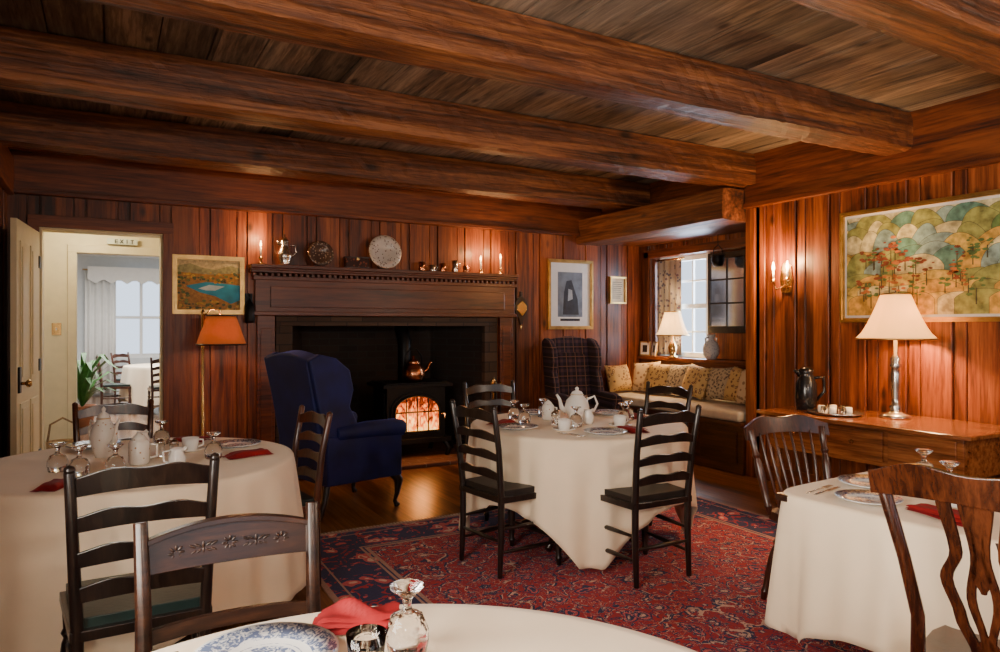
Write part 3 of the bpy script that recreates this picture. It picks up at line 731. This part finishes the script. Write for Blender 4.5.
def windsor(wood_m,H=.94,splat=False):
    mb=MB()
    mb.prism([(-.2,-.2),(-.1,-.235),(.1,-.235),(.2,-.2),(.235,0),(.22,.2),(.1,.225),(-.1,.225),(-.22,.2),(-.235,0)],'Z',.44,.045,wood_m)
    for sx in (-1,1):
        for sy in (-1,1):
            mb.turned((sx*.22,sy*.22,0),(sx*.15,sy*.15,.43),.02,wood_m)
        mb.turned((sx*.195,-.195,.16),(sx*.195,.195,.16),.013,wood_m,8,1)
        if splat: mb.tube([(sx*.185,-.20,.44),(sx*.175,-.225,.58),(sx*.20,-.25,.74),(sx*.245,-.285,H-.05)],[.020,.018,.017,.018],wood_m,10)
        else: mb.turned((sx*.2,-.19,.44),(sx*.235,-.30,H-.04),.018,wood_m,10,0)
    mb.turned((-.195,0,.16),(.195,0,.16),.013,wood_m,8,1)
    mb.slat(-.27,.27,-.285,H-.09,H-.015,.022,wood_m,.05,.035,.025,.25,24,.018)
    if not splat:
        n=7
        for i in range(n):
            t=(i+1)/(n+1)*2-1
            xb=t*.17; xt=t*.22; q=1-t*t
            mb.tube([(xb,-.20,.45),(xt*.95,-.25-.03*q,.68),(xt,-.29-.05*q,H-.06)],[.007,.009,.006],wood_m,8)
    else:
        def strip(pts):
            vs=[];fs=[]
            out=[]
            for i in range(len(pts)-1):
                for k in range(5):
                    t=k/5; s=t*t*(3-2*t); a,b=pts[i],pts[i+1]
                    out.append((a[0]+(b[0]-a[0])*s,a[1]+(b[1]-a[1])*t,a[2]+(b[2]-a[2])*s))
            out.append(pts[-1])
            for (x,z,ww) in out:
                y=-.205-(z-.45)*.235
                vs+=[(x-ww,y+.006,z),(x+ww,y+.006,z),(x+ww,y-.006,z),(x-ww,y-.006,z)]
            for i in range(len(out)-1):
                b=i*4
                for k in range(4): fs.append((b+k,b+(k+1)%4,b+4+(k+1)%4,b+4+k))
            mb.add(vs,fs,wood_m)
        for sx in (-1,1):
            strip([(sx*.035,.45,.018),(sx*.025,.52,.016),(sx*.06,.62,.015),(sx*.085,.72,.015),(sx*.055,.80,.015),(sx*.075,H-.05,.018)])
            strip([(sx*.015,.45,.010),(sx*.008,.56,.009),(sx*.030,.68,.011),(sx*.012,.80,.010),(sx*.03,H-.045,.012)])
        strip([(0,.45,.02),(0,.50,.014),(0,.56,.022),(0,.585,.006)])
        strip([(0,.70,.006),(0,.74,.026),(0,.80,.016),(0,H-.04,.02)])
    return mb
windsor(BROWNW,.90).make('windsor_chair',(3.12,2.24,.012),170,bevel=.004)
RW=wood('red_mahogany',(.016,.004,.002),(.055,.014,.005),(.13,.035,.012),'Z',9,.1,.25,coat=.35,bmp=.05)
windsor(RW,1.0,True).make('splat_back_chair',(2.24,1.00,.012),-84,bevel=.004,scale=1.02)
windsor(BROWNW,.95).make('windsor_chair.001',(4.82,1.92,0),100,bevel=.004)

def wingback(fab,legm,sw=1.0,H=1.18):
    mb=MB(); a=.33*sw
    mb.bx((-a,-.32,.24),(a,.32,.40),fab)
    mb.bx((-a+.045,-.2,.40),(a-.045,.36,.52),fab)
    mb.M=Matrix.Translation((0,-.27,.40))@Matrix.Rotation(R(10),4,'X')
    n=12; top=[(a*(1-2*i/n)*.98,(H-.42)+.045*math.sin(math.pi*i/n)) for i in range(n+1)]
    mb.prism([(-a*.95,-.12),(a*.95,-.12)]+top,'Y',0,.13,fab)
    mb.prism([(-a*.72,.08),(a*.72,.08),(a*.74,.66),(a*.4,.71),(-a*.4,.71),(-a*.74,.66)],'Y',.075,.05,fab)
    mb.M=Matrix.Identity(4)
    for sx in (-1,1):
        mb.prism([(-.33,.55),(-.46,H-.04),(-.38,H+.0),(-.25,H-.03),(-.14,H-.12),(-.11,H-.26),(-.14,H-.38),(-.08,H-.50),(-.05,.60),(-.1,.55)],'X',sx*(a+.0),.075,fab)
        mb.prism([(-.33,.25),(.30,.25),(.30,.58),(-.33,.60)],'X',sx*(a+.005),.09,fab)
        mb.tube([(sx*(a+.02),-.25,.61),(sx*(a+.02),0,.62),(sx*(a+.02),.24,.615),(sx*(a+.02),.325,.60)],[.05,.062,.066,.06],fab,16)
        mb.tube([(sx*(a-.04),.27,.27),(sx*(a-.01),.31,.20),(sx*(a-.02),.30,.10),(sx*(a-.03),.285,.04),(sx*(a-.02),.31,.0)],[.04,.036,.02,.014,.026],legm,10)
        mb.tube([(sx*(a-.04),-.28,.26),(sx*(a-.03),-.31,.12),(sx*(a-.02),-.36,0)],[.025,.02,.018],legm,10)
    mb.prism([(-a+.05,.25),(a-.05,.25),(a-.08,.22),(0,.19),(-a+.08,.22)],'Y',.30,.03,fab)
    return mb
wingback(BLUEV,DARKW).make('wingback_armchair',(1.60,5.46,0),-76,bevel=.022,bseg=4,scale=1.03)
wingback(PLAID,DARKW,.82,1.28).make('plaid_armchair',(4.62,6.42,0),168,bevel=.02,bseg=3)

# ---------------------------------------------------------------- window seat alcove
BD=wood('bench_wood',(.018,.006,.003),(.05,.015,.006),(.10,.03,.011),'Y',5,.07,.35,coat=.15,bmp=.05)
mb=MB(); mb.bx((5.24,YA+.005,0),(XO-.003,YB-.005,.46),BD); mb.bx((5.2,YA+.005,.46),(XO-.003,YB-.005,.50),BD)
for i in range(4):
    y=YA+.08+i*.57; mb.bx((5.225,y,.1),(5.245,y+.47,.40),BD)
mb.make('window_seat_bench',bevel=.006)
mb=MB(); mb.bx((5.21,YA+.03,.502),(XO-.02,YB-.03,.60),CREAMC); mb.make('bench_cushion',bevel=.03,bseg=4)
pm=[P_CREAM,P_GOLD,P_DOT,P_GOLD,P_DOT,P_GOLD,P_CREAM]
ys=[(6.66,20),(6.38,5),(6.08,0),(5.76,-4),(5.44,3),(5.13,-5),(4.92,4)]
for i,(y,tw) in enumerate(ys):
    mb=MB(); mb.M=Matrix.Rotation(R(-18),4,'X')@Matrix.Rotation(R((-6,4,-3,7,-5,5,0)[i]),4,'Y'); mb.pillow(.37,.37,.17,pm[i])
    mb.make('throw_pillow' if i==0 else 'throw_pillow.%03d'%i,(5.77-(.1 if i==6 else .05*(i%2)),y,.80),-90+tw)
mb=MB(); mb.M=Matrix.Rotation(R(-18),4,'X'); mb.pillow(.38,.34,.15,P_GOLD); mb.make('throw_pillow.007',(5.45,6.80,.78),6)
mb=MB(); mb.bx((5.90,5.2,1.0),(6.22,6.98,1.04),TRIMY); mb.bx((5.95,5.2,.93),(5.999,6.98,1.0),TRIMY); mb.make('trim_window_sill',bevel=.004)
mb=MB(); mb.bx((5.975,5.2,1.04),(5.999,5.3,2.36),PANELY); mb.bx((5.975,6.86,1.04),(5.999,6.95,2.36),PANELY); mb.bx((5.975,5.2,2.28),(5.999,6.95,2.38),TRIMY); mb.make('trim_window_casing',bevel=.003)
window('window_1','Y',6.19,6.0,6.86,1.04,2.28,3,4,WHITEP)
window('window_2','Y',6.19,5.3,5.99,1.04,2.28,2,4,IRON)
# dark-framed mirror standing in the recess, wood panel below
MIR=plain('antique_mirror_glass',(.55,.60,.70),.10,.9,var=.35,scale=4)
mb=MB(); mb.bx((6.13,5.31,1.042),(6.15,5.99,2.27),PANELY)
mb.bx((6.09,5.36,1.34),(6.13,5.96,2.26),DARKW); mb.bx((6.085,5.40,1.40),(6.091,5.92,2.20),MIR)
for z in (1.40,1.67,1.94,2.185): mb.bx((6.075,5.40,z),(6.09,5.92,z+.018),DARKW)
for y in (5.40,5.651,5.902): mb.bx((6.076,y,1.40),(6.09,y+.018,2.20),DARKW)
mb.make('wall_mirror',bevel=.002)
mb=MB(); mb.lathe([(0,0),(.05,.01),(.075,.06),(.07,.11),(.08,.12),(.07,.13),(0,.12)],IRON,seg=18); mb.tube([(-.075,0,.11),(-.06,0,.2),(0,0,.24),(.06,0,.2),(.075,0,.11)],.005,IRON); mb.tube([(0,0,.24),(0,0,.36)],.004,IRON)
mb.make('hanging_iron_pot',(5.9,5.62,2.08))
curtain('window_curtain','Y',6.10,6.40,6.84,1.06,2.24,CURT,.022,.1)
mb=MB()
mb.lathe([(.05,0),(.085,.05),(.095,.11),(.08,.18),(.04,.22),(.035,.25),(.055,.28),(.045,.28),(.03,.25),(0,.24)],BLUECH); 
for sx in (-1,1): mb.tube([(sx*.04,0,.25),(sx*.09,0,.24),(sx*.08,0,.17)],.009,BLUECH)
mb.make('ceramic_vase',(5.98,5.80,1.041))
for i,(y,a) in enumerate(((6.90,-60),(6.72,-110))):
    mb=MB(); mb.box((0,0,.09),(.14,.012,.18),GOLD,rx=-8); mb.box((0,-.008,.09),(.11,.006,.15),CHINA,rx=-8); mb.box((0,-.012,.09),(.06,.004,.09),WALNUT,rx=-8); mb.box((0,.03,.05),(.03,.06,.01),GOLD,rx=50)
    mb.make('photo_frame' if i==0 else 'photo_frame.001',(5.96,y,1.043),a)

# ---------------------------------------------------------------- lamps
SH1=shade('ivory_shade',(.85,.64,.34),2.4,(1,.50,.14)); SH2=shade('cream_shade',(.85,.72,.48),2.4,(1,.60,.24)); SH3=shade('amber_shade',(.42,.15,.05),.25,(1,.28,.06))
BULB=emis('bulb_glow',(1,.72,.40),22)
def bell(mb,r0,r1,z0,z1,mat,trim,seg=48,curve=.25):
    n=8; out=[]
    for i in range(n+1):
        t=i/n; out.append((r1+(r0-r1)*(t**(.7 if curve else 1)),z0+(z1-z0)*t))
    inn=[(r-.003,z) for r,z in out][::-1]
    mb.lathe(out+inn+[out[0]],mat,seg=seg,flute=.015 if curve else 0,fn=12 if curve else 0)
    for (r,z) in (out[0],out[-1]):
        mb.lathe([(r-.004,z-.006),(r+.004,z-.006),(r+.004,z+.006),(r-.004,z+.006),(r-.004,z-.006)],trim,seg=seg)
    for k in range(3):
        a=k*2.094; mb.tube([(0,0,z1-.01),(out[-1][0]*math.cos(a),out[-1][0]*math.sin(a),z1-.005)],.002,BRASS,6)
mb=MB()
mb.lathe([(.105,0),(.105,.015),(.085,.03),(.05,.04),(.032,.06),(.045,.08),(.028,.10),(.025,.14),(.032,.24),(.036,.32),(.026,.36),(.042,.38),(.028,.40),(.036,.43),(.014,.46),(.01,.88),(.016,.90),(0,.93)],SILVER,seg=24)
bell(mb,.095,.26,.575,.90,SH1,GOLD)
mb.lathe([(.012,.60),(.03,.66),(.025,.72),(0,.74)],BULB,(.05,0,0),12)
mb.make('table_lamp',(4.99,3.05,.752)); plight('table_lamp_bulb',(4.99,2.98,1.50),95,(1,.56,.23))
mb=MB()
mb.lathe([(.07,0),(.07,.012),(.03,.025),(.05,.08),(.055,.13),(.02,.2),(.012,.24),(.01,.53),(0,.56)],BRASS,seg=20)
bell(mb,.10,.215,.27,.55,SH2,GOLD); mb.lathe([(.012,.30),(.028,.36),(0,.42)],BULB,(.04,0,0),12)
mb.make('window_table_lamp',(5.90,6.34,1.041)).scale=(.92,.92,1); plight('window_lamp_bulb',(5.84,6.34,1.46),42)
mb=MB()
mb.lathe([(.13,0),(.13,.02),(.03,.035),(.012,.05),(.011,1.52),(.02,1.54),(0,1.57)],BRASS,seg=20)
mb.tube([(0,0,1.50),(.07,0,1.57),(.13,0,1.56),(.15,0,1.50)],.007,BRASS)
mb.M=Matrix.Translation((.15,0,0)); bell(mb,.12,.205,1.26,1.51,SH3,WALNUT,curve=0); mb.M=Matrix.Identity(4)
mb.lathe([(.012,1.32),(.028,1.38),(0,1.44)],CHINA,(.15,0,0),12)
mb.make('floor_lamp',(.70,6.55,0)); plight('floor_lamp_bulb',(.85,6.50,1.35),7,(1,.5,.2))
mb=MB()
mb.prism([(-.05,-.12),(.05,-.12),(.065,0),(.05,.12),(0,.16),(-.05,.12),(-.065,0)],'Y',-.008,.014,BRASS)
for sx in (-1,1): 
    mb.tube([(sx*.0,-.015,-.06),(sx*.06,-.07,-.09),(sx*.075,-.09,-.03)],.007,BRASS)
    mb.lathe([(.012,0),(.03,.005),(.014,.02),(.014,.04)],BRASS,(sx*.075,-.09,-.03),14)
    mb.lathe([(.010,.04),(.010,.10),(0,.10)],CHINA,(sx*.075,-.09,-.03),10)
    mb.lathe([(.006,.10),(.014,.13),(.008,.17),(0,.19)],BULB,(sx*.075,-.09,-.03),10)
mb.make('wall_sconce',(XR-.001,4.23,1.84),-90); plight('sconce_bulb',(5.14,4.23,2.0),34,(1,.53,.20),.03)
for i,(x,y,e) in enumerate(((2.1,-.9,120),(4.85,.3,85),(-.42,-.9,75))):  # out-of-view uplights, added to brighten the ceiling
    mb=MB(); mb.lathe([(.14,0),(.14,.02),(.02,.04),(.012,.06),(.012,1.74),(.03,1.76),(.12,1.82),(.16,1.86),(.155,1.86),(.11,1.825),(.02,1.775),(0,1.77)],BRASS,seg=24)
    mb.lathe([(.02,1.78),(.03,1.82),(0,1.86)],BULB,seg=12)
    mb.make('added_torchiere' if i==0 else 'added_torchiere.%03d'%i,(x,y,0)); plight('added_torchiere_fill',(x,y,1.95),e,(1,.82,.62),.12)

# ---------------------------------------------------------------- sideboard
mb=MB()
mb.prism([(4.52,2.30),(4.50,2.4),(4.50,3.80),(4.52,3.9),(5.26,3.9),(5.26,2.30)],'Z',.738,.026,CHERRY)
mb.bx((4.60,2.38,.46),(5.25,3.84,.725),CHERRY)
for i in range(3):
    y=2.42+i*.475; mb.bx((4.588,y,.49),(4.60,y+.44,.70),CHERRY); mb.lathe([(.012,0),(.012,.01),(.02,.02),(0,.03)],BRASS,(4.575,y+.22,.59),10)
for x in (4.64,5.20):
    for y in (2.43,3.79): mb.tube([(x,y,0),(x,y,.47)],[.018,.034],CHERRY,8)
mb.make('sideboard',bevel=.004)
mb=MB()
mb.lathe([(.065,0),(.07,.01),(.08,.1),(.075,.2),(.055,.25),(.05,.28),(.058,.30),(.03,.32),(0,.325)],BLACKP)
mb.tube([(-.06,0,.24),(-.13,0,.25),(-.14,0,.14),(-.07,0,.06)],.013,BLACKP); mb.tube([(.045,0,.27),(.09,0,.30)],[.025,.012],BLACKP)
mb.make('coffee_carafe',(4.86,3.70,.752),150,scale=1.05)
mb=MB(); mb.lathe([(0,.004),(.15,.004),(.17,.02),(.175,.02),(.155,0),(0,0)],SILVER,sx=1,sy=1.2,seg=28)
for k in range(9):
    a=k*.7; mb.lathe([(.02,.006),(.028,.02),(.026,.06),(.02,.06),(0,.015)],CHINA if k%2 else GLASS,(.085*math.cos(a),.10*math.sin(a),0),12)
mb.make('serving_tray',(4.80,3.40,.752))

# ---------------------------------------------------------------- tables + cloths
def round_table(name,cx,cy,r,z0=0):
    mb=MB(); mb.lathe([(r-.02,.725),(r-.005,.73),(r-.005,.748),(r-.02,.752)],WALNUT,seg=48)
    mb.lathe([(.20,.70),(.2,.725),(.06,.70),(.05,.6),(.08,.45),(.09,.38),(.05,.30),(.06,.22),(0,.20)][::-1],WALNUT,seg=20)
    for k in range(4):
        a=k*math.pi/2+.5; c,s=math.cos(a),math.sin(a)
        mb.tube([(.03*c,.03*s,.26),(.2*c,.2*s,.20),(.34*c,.34*s,.07),(.42*c,.42*s,.022)],[.035,.03,.022,.022],WALNUT,8)
    mb.make(name,(cx,cy,z0))
def cloth(name,cx,cy,rf,zt,half,ang,zmin,seed,z0=0,fold=.03,flare=.10,n=260,K=16,p=9):
    rnd=random.Random(seed); mb=MB(); vs=[(0,0,zt)];fs=[]
    fr=[(rnd.randint(5,8),rnd.uniform(0,6),1.0),(rnd.randint(10,14),rnd.uniform(0,6),.7),(rnd.randint(19,25),rnd.uniform(0,6),.5)]
    rings=[]
    for q in [.25,.5,.75,.9,.97]: rings.append(('t',q))
    rings.append(('e',.35)); rings.append(('e',1.0))
    for k in range(1,K+1): rings.append(('h',k/K))
    for kind,q in rings:
        for i in range(n):
            a=2*math.pi*i/n; r=rf(a-ang); b=a-ang
            e=half/((abs(math.cos(b))**p+abs(math.sin(b))**p)**(1/p))
            drop=min(e-r,zt-zmin)
            w=sum(A*math.sin(F*a+ph) for F,ph,A in fr)
            if kind=='t': rr=r*q; z=zt+.0008*math.sin(9*a+q*20)
            elif kind=='e': rr=r+.009*q; z=zt-.010*q**2
            else:
                dk=(q**.8)
                cor=.5+.5*(drop/ max(.01,(zt-zmin)))
                rr=r+.010+flare*drop*q+fold*dk*(w*.8+.5)*cor
                rr=max(rr,r+.009)
                z=zt-.010-drop*q*(1-.03*w)
                z=max(z,zmin-.0)
            vs.append((rr*math.cos(a),rr*math.sin(a),z))
    for i in range(n): fs.append((0,1+i,1+(i+1)%n))
    for j in range(len(rings)-1):
        for i in range(n):
            k=(i+1)%n; o=1+j*n; fs.append((o+i,o+n+i,o+n+k,o+k))
    mb.add(vs,fs,CLOTH,True)
    mb.make(name,(cx,cy,z0),0,solid=.003)
TZ=.760
T1=(.12,3.88); T2=(2.74,3.853); T3=(2.72,1.50); T4=(.315,.88)
round_table('round_dining_table',*T1,.72); cloth('tablecloth',*T1,lambda a:.725,.757,1.30,R(20),.12,1,fold=.034,flare=.06)
round_table('round_dining_table.001',*T2,.70,.012); cloth('tablecloth.001',*T2,lambda a:.705,.757,1.12,R(16),.03,2,.012,.045,.0)
round_table('round_dining_table.002',*T4,.74,0); cloth('tablecloth.002',*T4,lambda a:.745,.757,1.2,R(20),.15,3)
mb=MB(); mb.bx((-.41,-.41,.725),(.41,.41,.752),WALNUT); mb.bx((-.36,-.36,.64),(.36,.36,.725),WALNUT)
mb.lathe([(.22,.0),(.2,.03),(.05,.06),(.04,.3),(.05,.6),(.12,.64)],WALNUT,seg=16)
mb.make('square_dining_table',(*T3,.012),4,bevel=.004)
cloth('tablecloth.003',*T3,lambda a:.42/((abs(math.cos(a))**7+abs(math.sin(a))**7)**(1/7)),.757,.86,R(4),.22,4,.012,.032,.06)

# ---------------------------------------------------------------- tableware
def mesh_of(mb,name):
    me=bpy.data.meshes.new(name); me.from_pydata(mb.v,[],mb.f)
    for m in mb.mats: me.materials.append(m)
    for p,k,q in zip(me.polygons,mb.mi,mb.sm): p.material_index=k; p.use_smooth=q
    me.update(); return me
cnt={}
def inst(me,name,x,y,z=TZ,rz=0,scale=1):
    k=cnt.get(name,0); cnt[name]=k+1
    return place(me,name if k==0 else '%s.%03d'%(name,k),(x,y,z),rz,scale=scale)
mb=MB(); mb.lathe([(0,0),(.075,0),(.08,.004),(.132,.017),(.134,.021),(.085,.010),(.078,.007),(0,.006)],PLATE,seg=40); PL=mesh_of(mb,'plate')
mb=MB(); mb.lathe([(.036,0),(.040,.02),(.041,.045),(.030,.072),(.010,.082),(.0075,.092),(.010,.104),(.012,.108),(.030,.122),(.034,.127),(.033,.130),(0,.1305)],GLASS,seg=24,flute=.03,fn=12); GO=mesh_of(mb,'goblet')
mb=MB(); mb.lathe([(.026,0),(.034,.006),(.04,.04),(.043,.07),(.040,.07),(.036,.04),(.026,.01),(0,.008)],CHINA,seg=24); mb.tube([(.038,0,.058),(.062,0,.056),(.064,0,.03),(.038,0,.02)],.005,CHINA,8)
mb.lathe([(0,0),(.04,0),(.072,.012),(.072,.016),(.04,.005),(0,.004)],CHINA,(0,0,-.001),28); CU=mesh_of(mb,'cup')
mb=MB(); mb.lathe([(0,0),(.028,0),(.034,.05),(.038,.085),(.035,.085),(.031,.05),(.026,.012),(0,.012)],GLASS,seg=28); TU=mesh_of(mb,'tumbler')
mb=MB(); mb.lathe([(.022,0),(.026,.01),(.020,.05),(.022,.065)],GLASS,seg=16); mb.lathe([(.022,.065),(.023,.075),(.012,.088),(0,.09)],SILVER,seg=16); SK=mesh_of(mb,'shaker')
def napkin(seed,puff=1):
    mb=MB()
    for L in range(3):
        n=14; vs=[];fs=[]; sh=.012*L
        for i in range(n+1):
            for j in range(n+1):
                u=i/n*2-1; v=j/n*2-1
                wob=.004*math.sin(3*u+seed+L)+.003*math.sin(5*v+seed*2+L)
                z=.005+puff*(L*.006+.006*(1-v*v)*(1-.3*u*u)+wob*.6)
                if puff>1: z+=.010*max(0,math.sin(4*u+3*v+seed))*(1-u*u)*(1-v*v)*(L+1)
                if abs(u)==1 or abs(v)==1: z-=.003
                vs.append((u*.105*(1-.08*L)+sh*.3,v*(.055-.006*L)+wob*.6+u*.008*L,max(z,.002)))
        for i in range(n):
            for j in range(n): a=i*(n+1)+j; fs.append((a,a+n+1,a+n+2,a+1))
        mb.add(vs,fs,REDN,True)
    return mesh_of(mb,'napkin')
NP=[napkin(1),napkin(4),napkin(2,1.8)]
mb=MB()
mb.tube([(0,-.09,.003),(0,0,.006),(0,.04,.004)],[.005,.003,.003],SILVER,8,.4)
mb.box((0,.055,.005),(.02,.03,.002),SILVER)
for k in range(4): mb.box((-.0075+k*.005,.085,.006),(.0025,.035,.002),SILVER)
mb.tube([(.03,-.09,.003),(.03,0,.005),(.03,.01,.004)],[.006,.005,.005],SILVER,8,.4); mb.box((.031,.055,.004),(.016,.10,.002),SILVER)
FK=mesh_of(mb,'cutlery')
def teapot(mat,h=.16,r=.075):
    mb=MB(); mb.lathe([(r*.6,0),(r*.65,.008),(r*.9,h*.25),(r,h*.45),(r*.85,h*.68),(r*.5,h*.84),(r*.52,h*.88)],mat,seg=28)
    mb.lathe([(r*.52,h*.88),(r*.4,h*.97),(r*.12,h*1.03),(r*.18,h*1.10),(0,h*1.16)],mat,seg=20); mb.lathe([(r*.5,h*.87),(r*.55,h*.88),(r*.5,h*.895)],GOLD,seg=28)
    mb.tube([(r*.85,0,h*.3),(r*1.25,0,h*.4),(r*1.4,0,h*.7),(r*1.65,0,h*.88)],[r*.28,r*.2,r*.13,r*.1],mat,12)
    mb.tube([(-r*.8,0,h*.7),(-r*1.4,0,h*.82),(-r*1.65,0,h*.55),(-r*1.35,0,h*.28),(-r*.9,0,h*.28)],r*.09,mat,10); return mb
TP=mesh_of(teapot(FLOWER,.22,.062),'teapot'); TP2=mesh_of(teapot(CHINA,.17,.075),'teapot2')
mb=MB(); mb.lathe([(.028,0),(.036,.02),(.038,.05),(.026,.08),(.030,.095),(.026,.095),(.02,.075),(0,.02)],CHINA,seg=20); mb.tube([(-.028,0,.085),(-.06,0,.08),(-.055,0,.035),(-.034,0,.03)],.005,CHINA); mb.tube([(.025,0,.085),(.042,0,.098)],[.012,.006],CHINA); CRM=mesh_of(mb,'creamer')
mb=MB(); mb.lathe([(.035,0),(.042,.01),(.042,.095),(.035,.105),(.03,.11)],FLOWER,seg=22); mb.lathe([(.034,.106),(.02,.125),(0,.14)],FLOWER,seg=20); mb.tube([(.04,0,.085),(.07,0,.08),(.07,0,.03),(.04,0,.025)],.006,FLOWER); JAR=mesh_of(mb,'jar')
Z1=TZ
inst(TP,'teapot',-.03,4.06,Z1,-50,1.0); inst(JAR,'china_jar',.12,3.76,Z1,0,1.1)
for x,y in ((.25,4.34),(.45,3.75),(-.12,3.60),(-.21,3.76),(.02,3.58)): inst(GO,'goblet',x,y,Z1)
inst(CRM,'creamer',.27,3.56,Z1,-10); inst(CRM,'creamer',.15,4.20,Z1,60)
for x,y in ((.22,3.93),(.28,3.88)): inst(SK,'salt_shaker',x,y,Z1)
inst(NP[0],'cloth_napkin',.61,3.74,Z1,15,1.1); inst(PL,'dinner_plate',.60,4.06,Z1); inst(NP[1],'cloth_napkin',.40,4.38,Z1,-40,1.0)
inst(PL,'dinner_plate',.12,3.34,Z1); inst(NP[0],'cloth_napkin',-.20,3.40,Z1,65,.9); inst(FK,'cutlery_set',.33,3.36,Z1); inst(PL,'dinner_plate',-.08,4.40,Z1); inst(CU,'teacup',.37,4.03,Z1)
Z2=Z1+.012
inst(TP2,'teapot',2.84,4.00,Z2,150,1.15); inst(JAR,'china_jar',2.64,4.06,Z2)
for x,y in ((2.40,3.98),(2.46,4.22),(2.62,3.70),(3.02,3.72),(3.13,3.80),(3.06,4.22),(2.7,4.22)): inst(GO,'goblet',x,y,Z2)
for x,y in ((2.6,3.90),(2.54,3.83)): inst(SK,'salt_shaker',x,y,Z2)
inst(PL,'dinner_plate',2.60,3.37,Z2); inst(NP[0],'cloth_napkin',2.82,3.38,Z2,75,1.1); inst(PL,'dinner_plate',2.24,3.80,Z2); inst(NP[1],'cloth_napkin',2.26,4.03,Z2,20); inst(PL,'dinner_plate',2.74,4.38,Z2)
inst(NP[1],'cloth_napkin',3.25,3.86,Z2,70,1.1); inst(PL,'dinner_plate',3.20,4.10,Z2); inst(CU,'teacup',2.46,3.60,Z2); inst(CU,'teacup',2.88,3.58,Z2); inst(CRM,'creamer',2.76,3.76,Z2); inst(FK,'cutlery_set',2.38,3.42,Z2,10)
inst(PL,'dinner_plate',2.70,1.74,Z2); inst(NP[0],'cloth_napkin',2.48,1.34,Z2,75,1.1); inst(GO,'goblet',2.98,1.70,Z2); inst(GO,'goblet',2.80,1.50,Z2)
inst(PL,'dinner_plate',2.45,1.60,Z2,0,.85); inst(CU,'teacup',2.66,1.40,Z2); inst(FK,'cutlery_set',2.44,1.80,Z2,-80)
inst(PL,'dinner_plate',.265,1.42,Z1,0,1.05); inst(NP[2],'cloth_napkin',.475,1.50,Z1,-25,.95); inst(GO,'goblet',.525,1.33,Z1,0,1.05); inst(TU,'glass_tumbler',.42,1.27,Z1); inst(FK,'cutlery_set',.09,1.44,Z1,5)

# ---------------------------------------------------------------- hall objects
mb=MB()
mb.lathe([(.13,0),(.17,.28),(.18,.30),(.16,.30),(.12,.05),(0,.04)],TERRA,seg=20); mb.lathe([(0,.26),(.15,.26)],SOOT,seg=16)
for i in range(46):
    a=random.uniform(0,6.28); l=random.uniform(.3,.75); up=random.uniform(.35,1.1)
    c,s=math.cos(a),math.sin(a); w=.03
    p=[Vector((0,0,.27)),Vector((c*l*.25,s*l*.25,.27+up*.55)),Vector((c*l*.55,s*l*.55,.27+up*.75)),Vector((c*l*.8,s*l*.8,.27+up*.6))]
    side=Vector((-s,c,0)); ws=[.006,.03,.035,.002]; vs=[];fs=[]
    for q,ww in zip(p,ws): vs+=[tuple(q-side*ww),tuple(q+side*ww)]
    for k in range(3): fs.append((2*k,2*k+1,2*k+3,2*k+2))
    mb.add(vs,fs,LEAF,True)
mb.make('potted_plant',(-.35,11.5,0))
mb=MB(); mb.lathe([(.10,0),(.12,.15),(.13,.32),(.12,.32),(.1,.02),(0,.02)],WICKER,seg=20,flute=.04,fn=20); mb.tube([(-.125,0,.3),(-.1,0,.48),(0,0,.54),(.1,0,.48),(.125,0,.3)],.01,WICKER); mb.make('wicker_basket',(-.40,7.9,0))
round_table('round_dining_table.003',.95,13.2,.75); cloth('tablecloth.004',.95,13.2,lambda a:.755,.757,1.25,.3,.12,9)
for i,(x,y,a) in enumerate(((.08,12.9,-90),(.35,14.1,-130),(.75,12.1,0))):
    put_chair(CH3,'dining_chair.%03d'%(7+i),x,y,a,0)

# ---------------------------------------------------------------- lights
def area(name,loc,size,e,col,rot):
    l=bpy.data.lights.new(name,'AREA'); l.shape='RECTANGLE'; l.size=size[0]; l.size_y=size[1]; l.energy=e; l.color=col
    o=bpy.data.objects.new(name,l); o.location=loc; o.rotation_euler=[R(a) for a in rot]; S.collection.objects.link(o)
window('added_window_3','X',YF-.05,.2,1.9,.8,2.3,3,4,WHITEP); window('added_window_4','X',YF-.05,2.9,4.6,.8,2.3,3,4,WHITEP); window('added_window_6','Y',XL-.08,.2,1.8,.8,2.2,3,4,WHITEP)  # unseen windows added as openings for the fill lights below
area('fill_front_a',(1.05,YF-.35,1.6),(1.9,1.7),430,(1,.85,.68),(90,0,180))  # soft fill added behind the camera
area('fill_front_b',(3.75,YF-.35,1.6),(1.9,1.7),370,(1,.85,.68),(90,0,180))  # second added fill behind the camera
area('fill_left',(XL-.4,1.0,1.5),(1.8,1.6),240,(1,.87,.72),(90,0,-90))  # added side fill, outside the unseen left window
area('daylight_alcove',(6.9,6.05,1.9),(2.2,2.0),420,(.66,.80,1),(90,0,90))
area('daylight_far',(1.0,Y3+.6,1.7),(3.2,2.4),900,(.85,.93,1),(90,0,0))
area('far_room_fill',(.5,12.5,2.8),(2.5,2.5),300,(1,.97,.92),(0,0,0))  # area light added to brighten the far room
plight('vestibule_light',(-.2,7.7,2.45),26,(1,.82,.5),.1)  # point light high in the vestibule, no fixture modelled
plight('stove_fire_light',(2.83,6.75,.45),7,(1,.35,.08),.1)
w=bpy.data.worlds.new('sky'); S.world=w; w.use_nodes=True
w.node_tree.nodes['Background'].inputs[0].default_value=(.7,.82,1,1); w.node_tree.nodes['Background'].inputs[1].default_value=2.0

cam=bpy.data.cameras.new('camera'); cam.lens=25.2; cam.sensor_width=36; cam.clip_start=.05
co=bpy.data.objects.new('camera',cam); co.location=(0,0,1.42); co.rotation_euler=(R(90),0,R(-29.1)); S.collection.objects.link(co)
S.camera=co
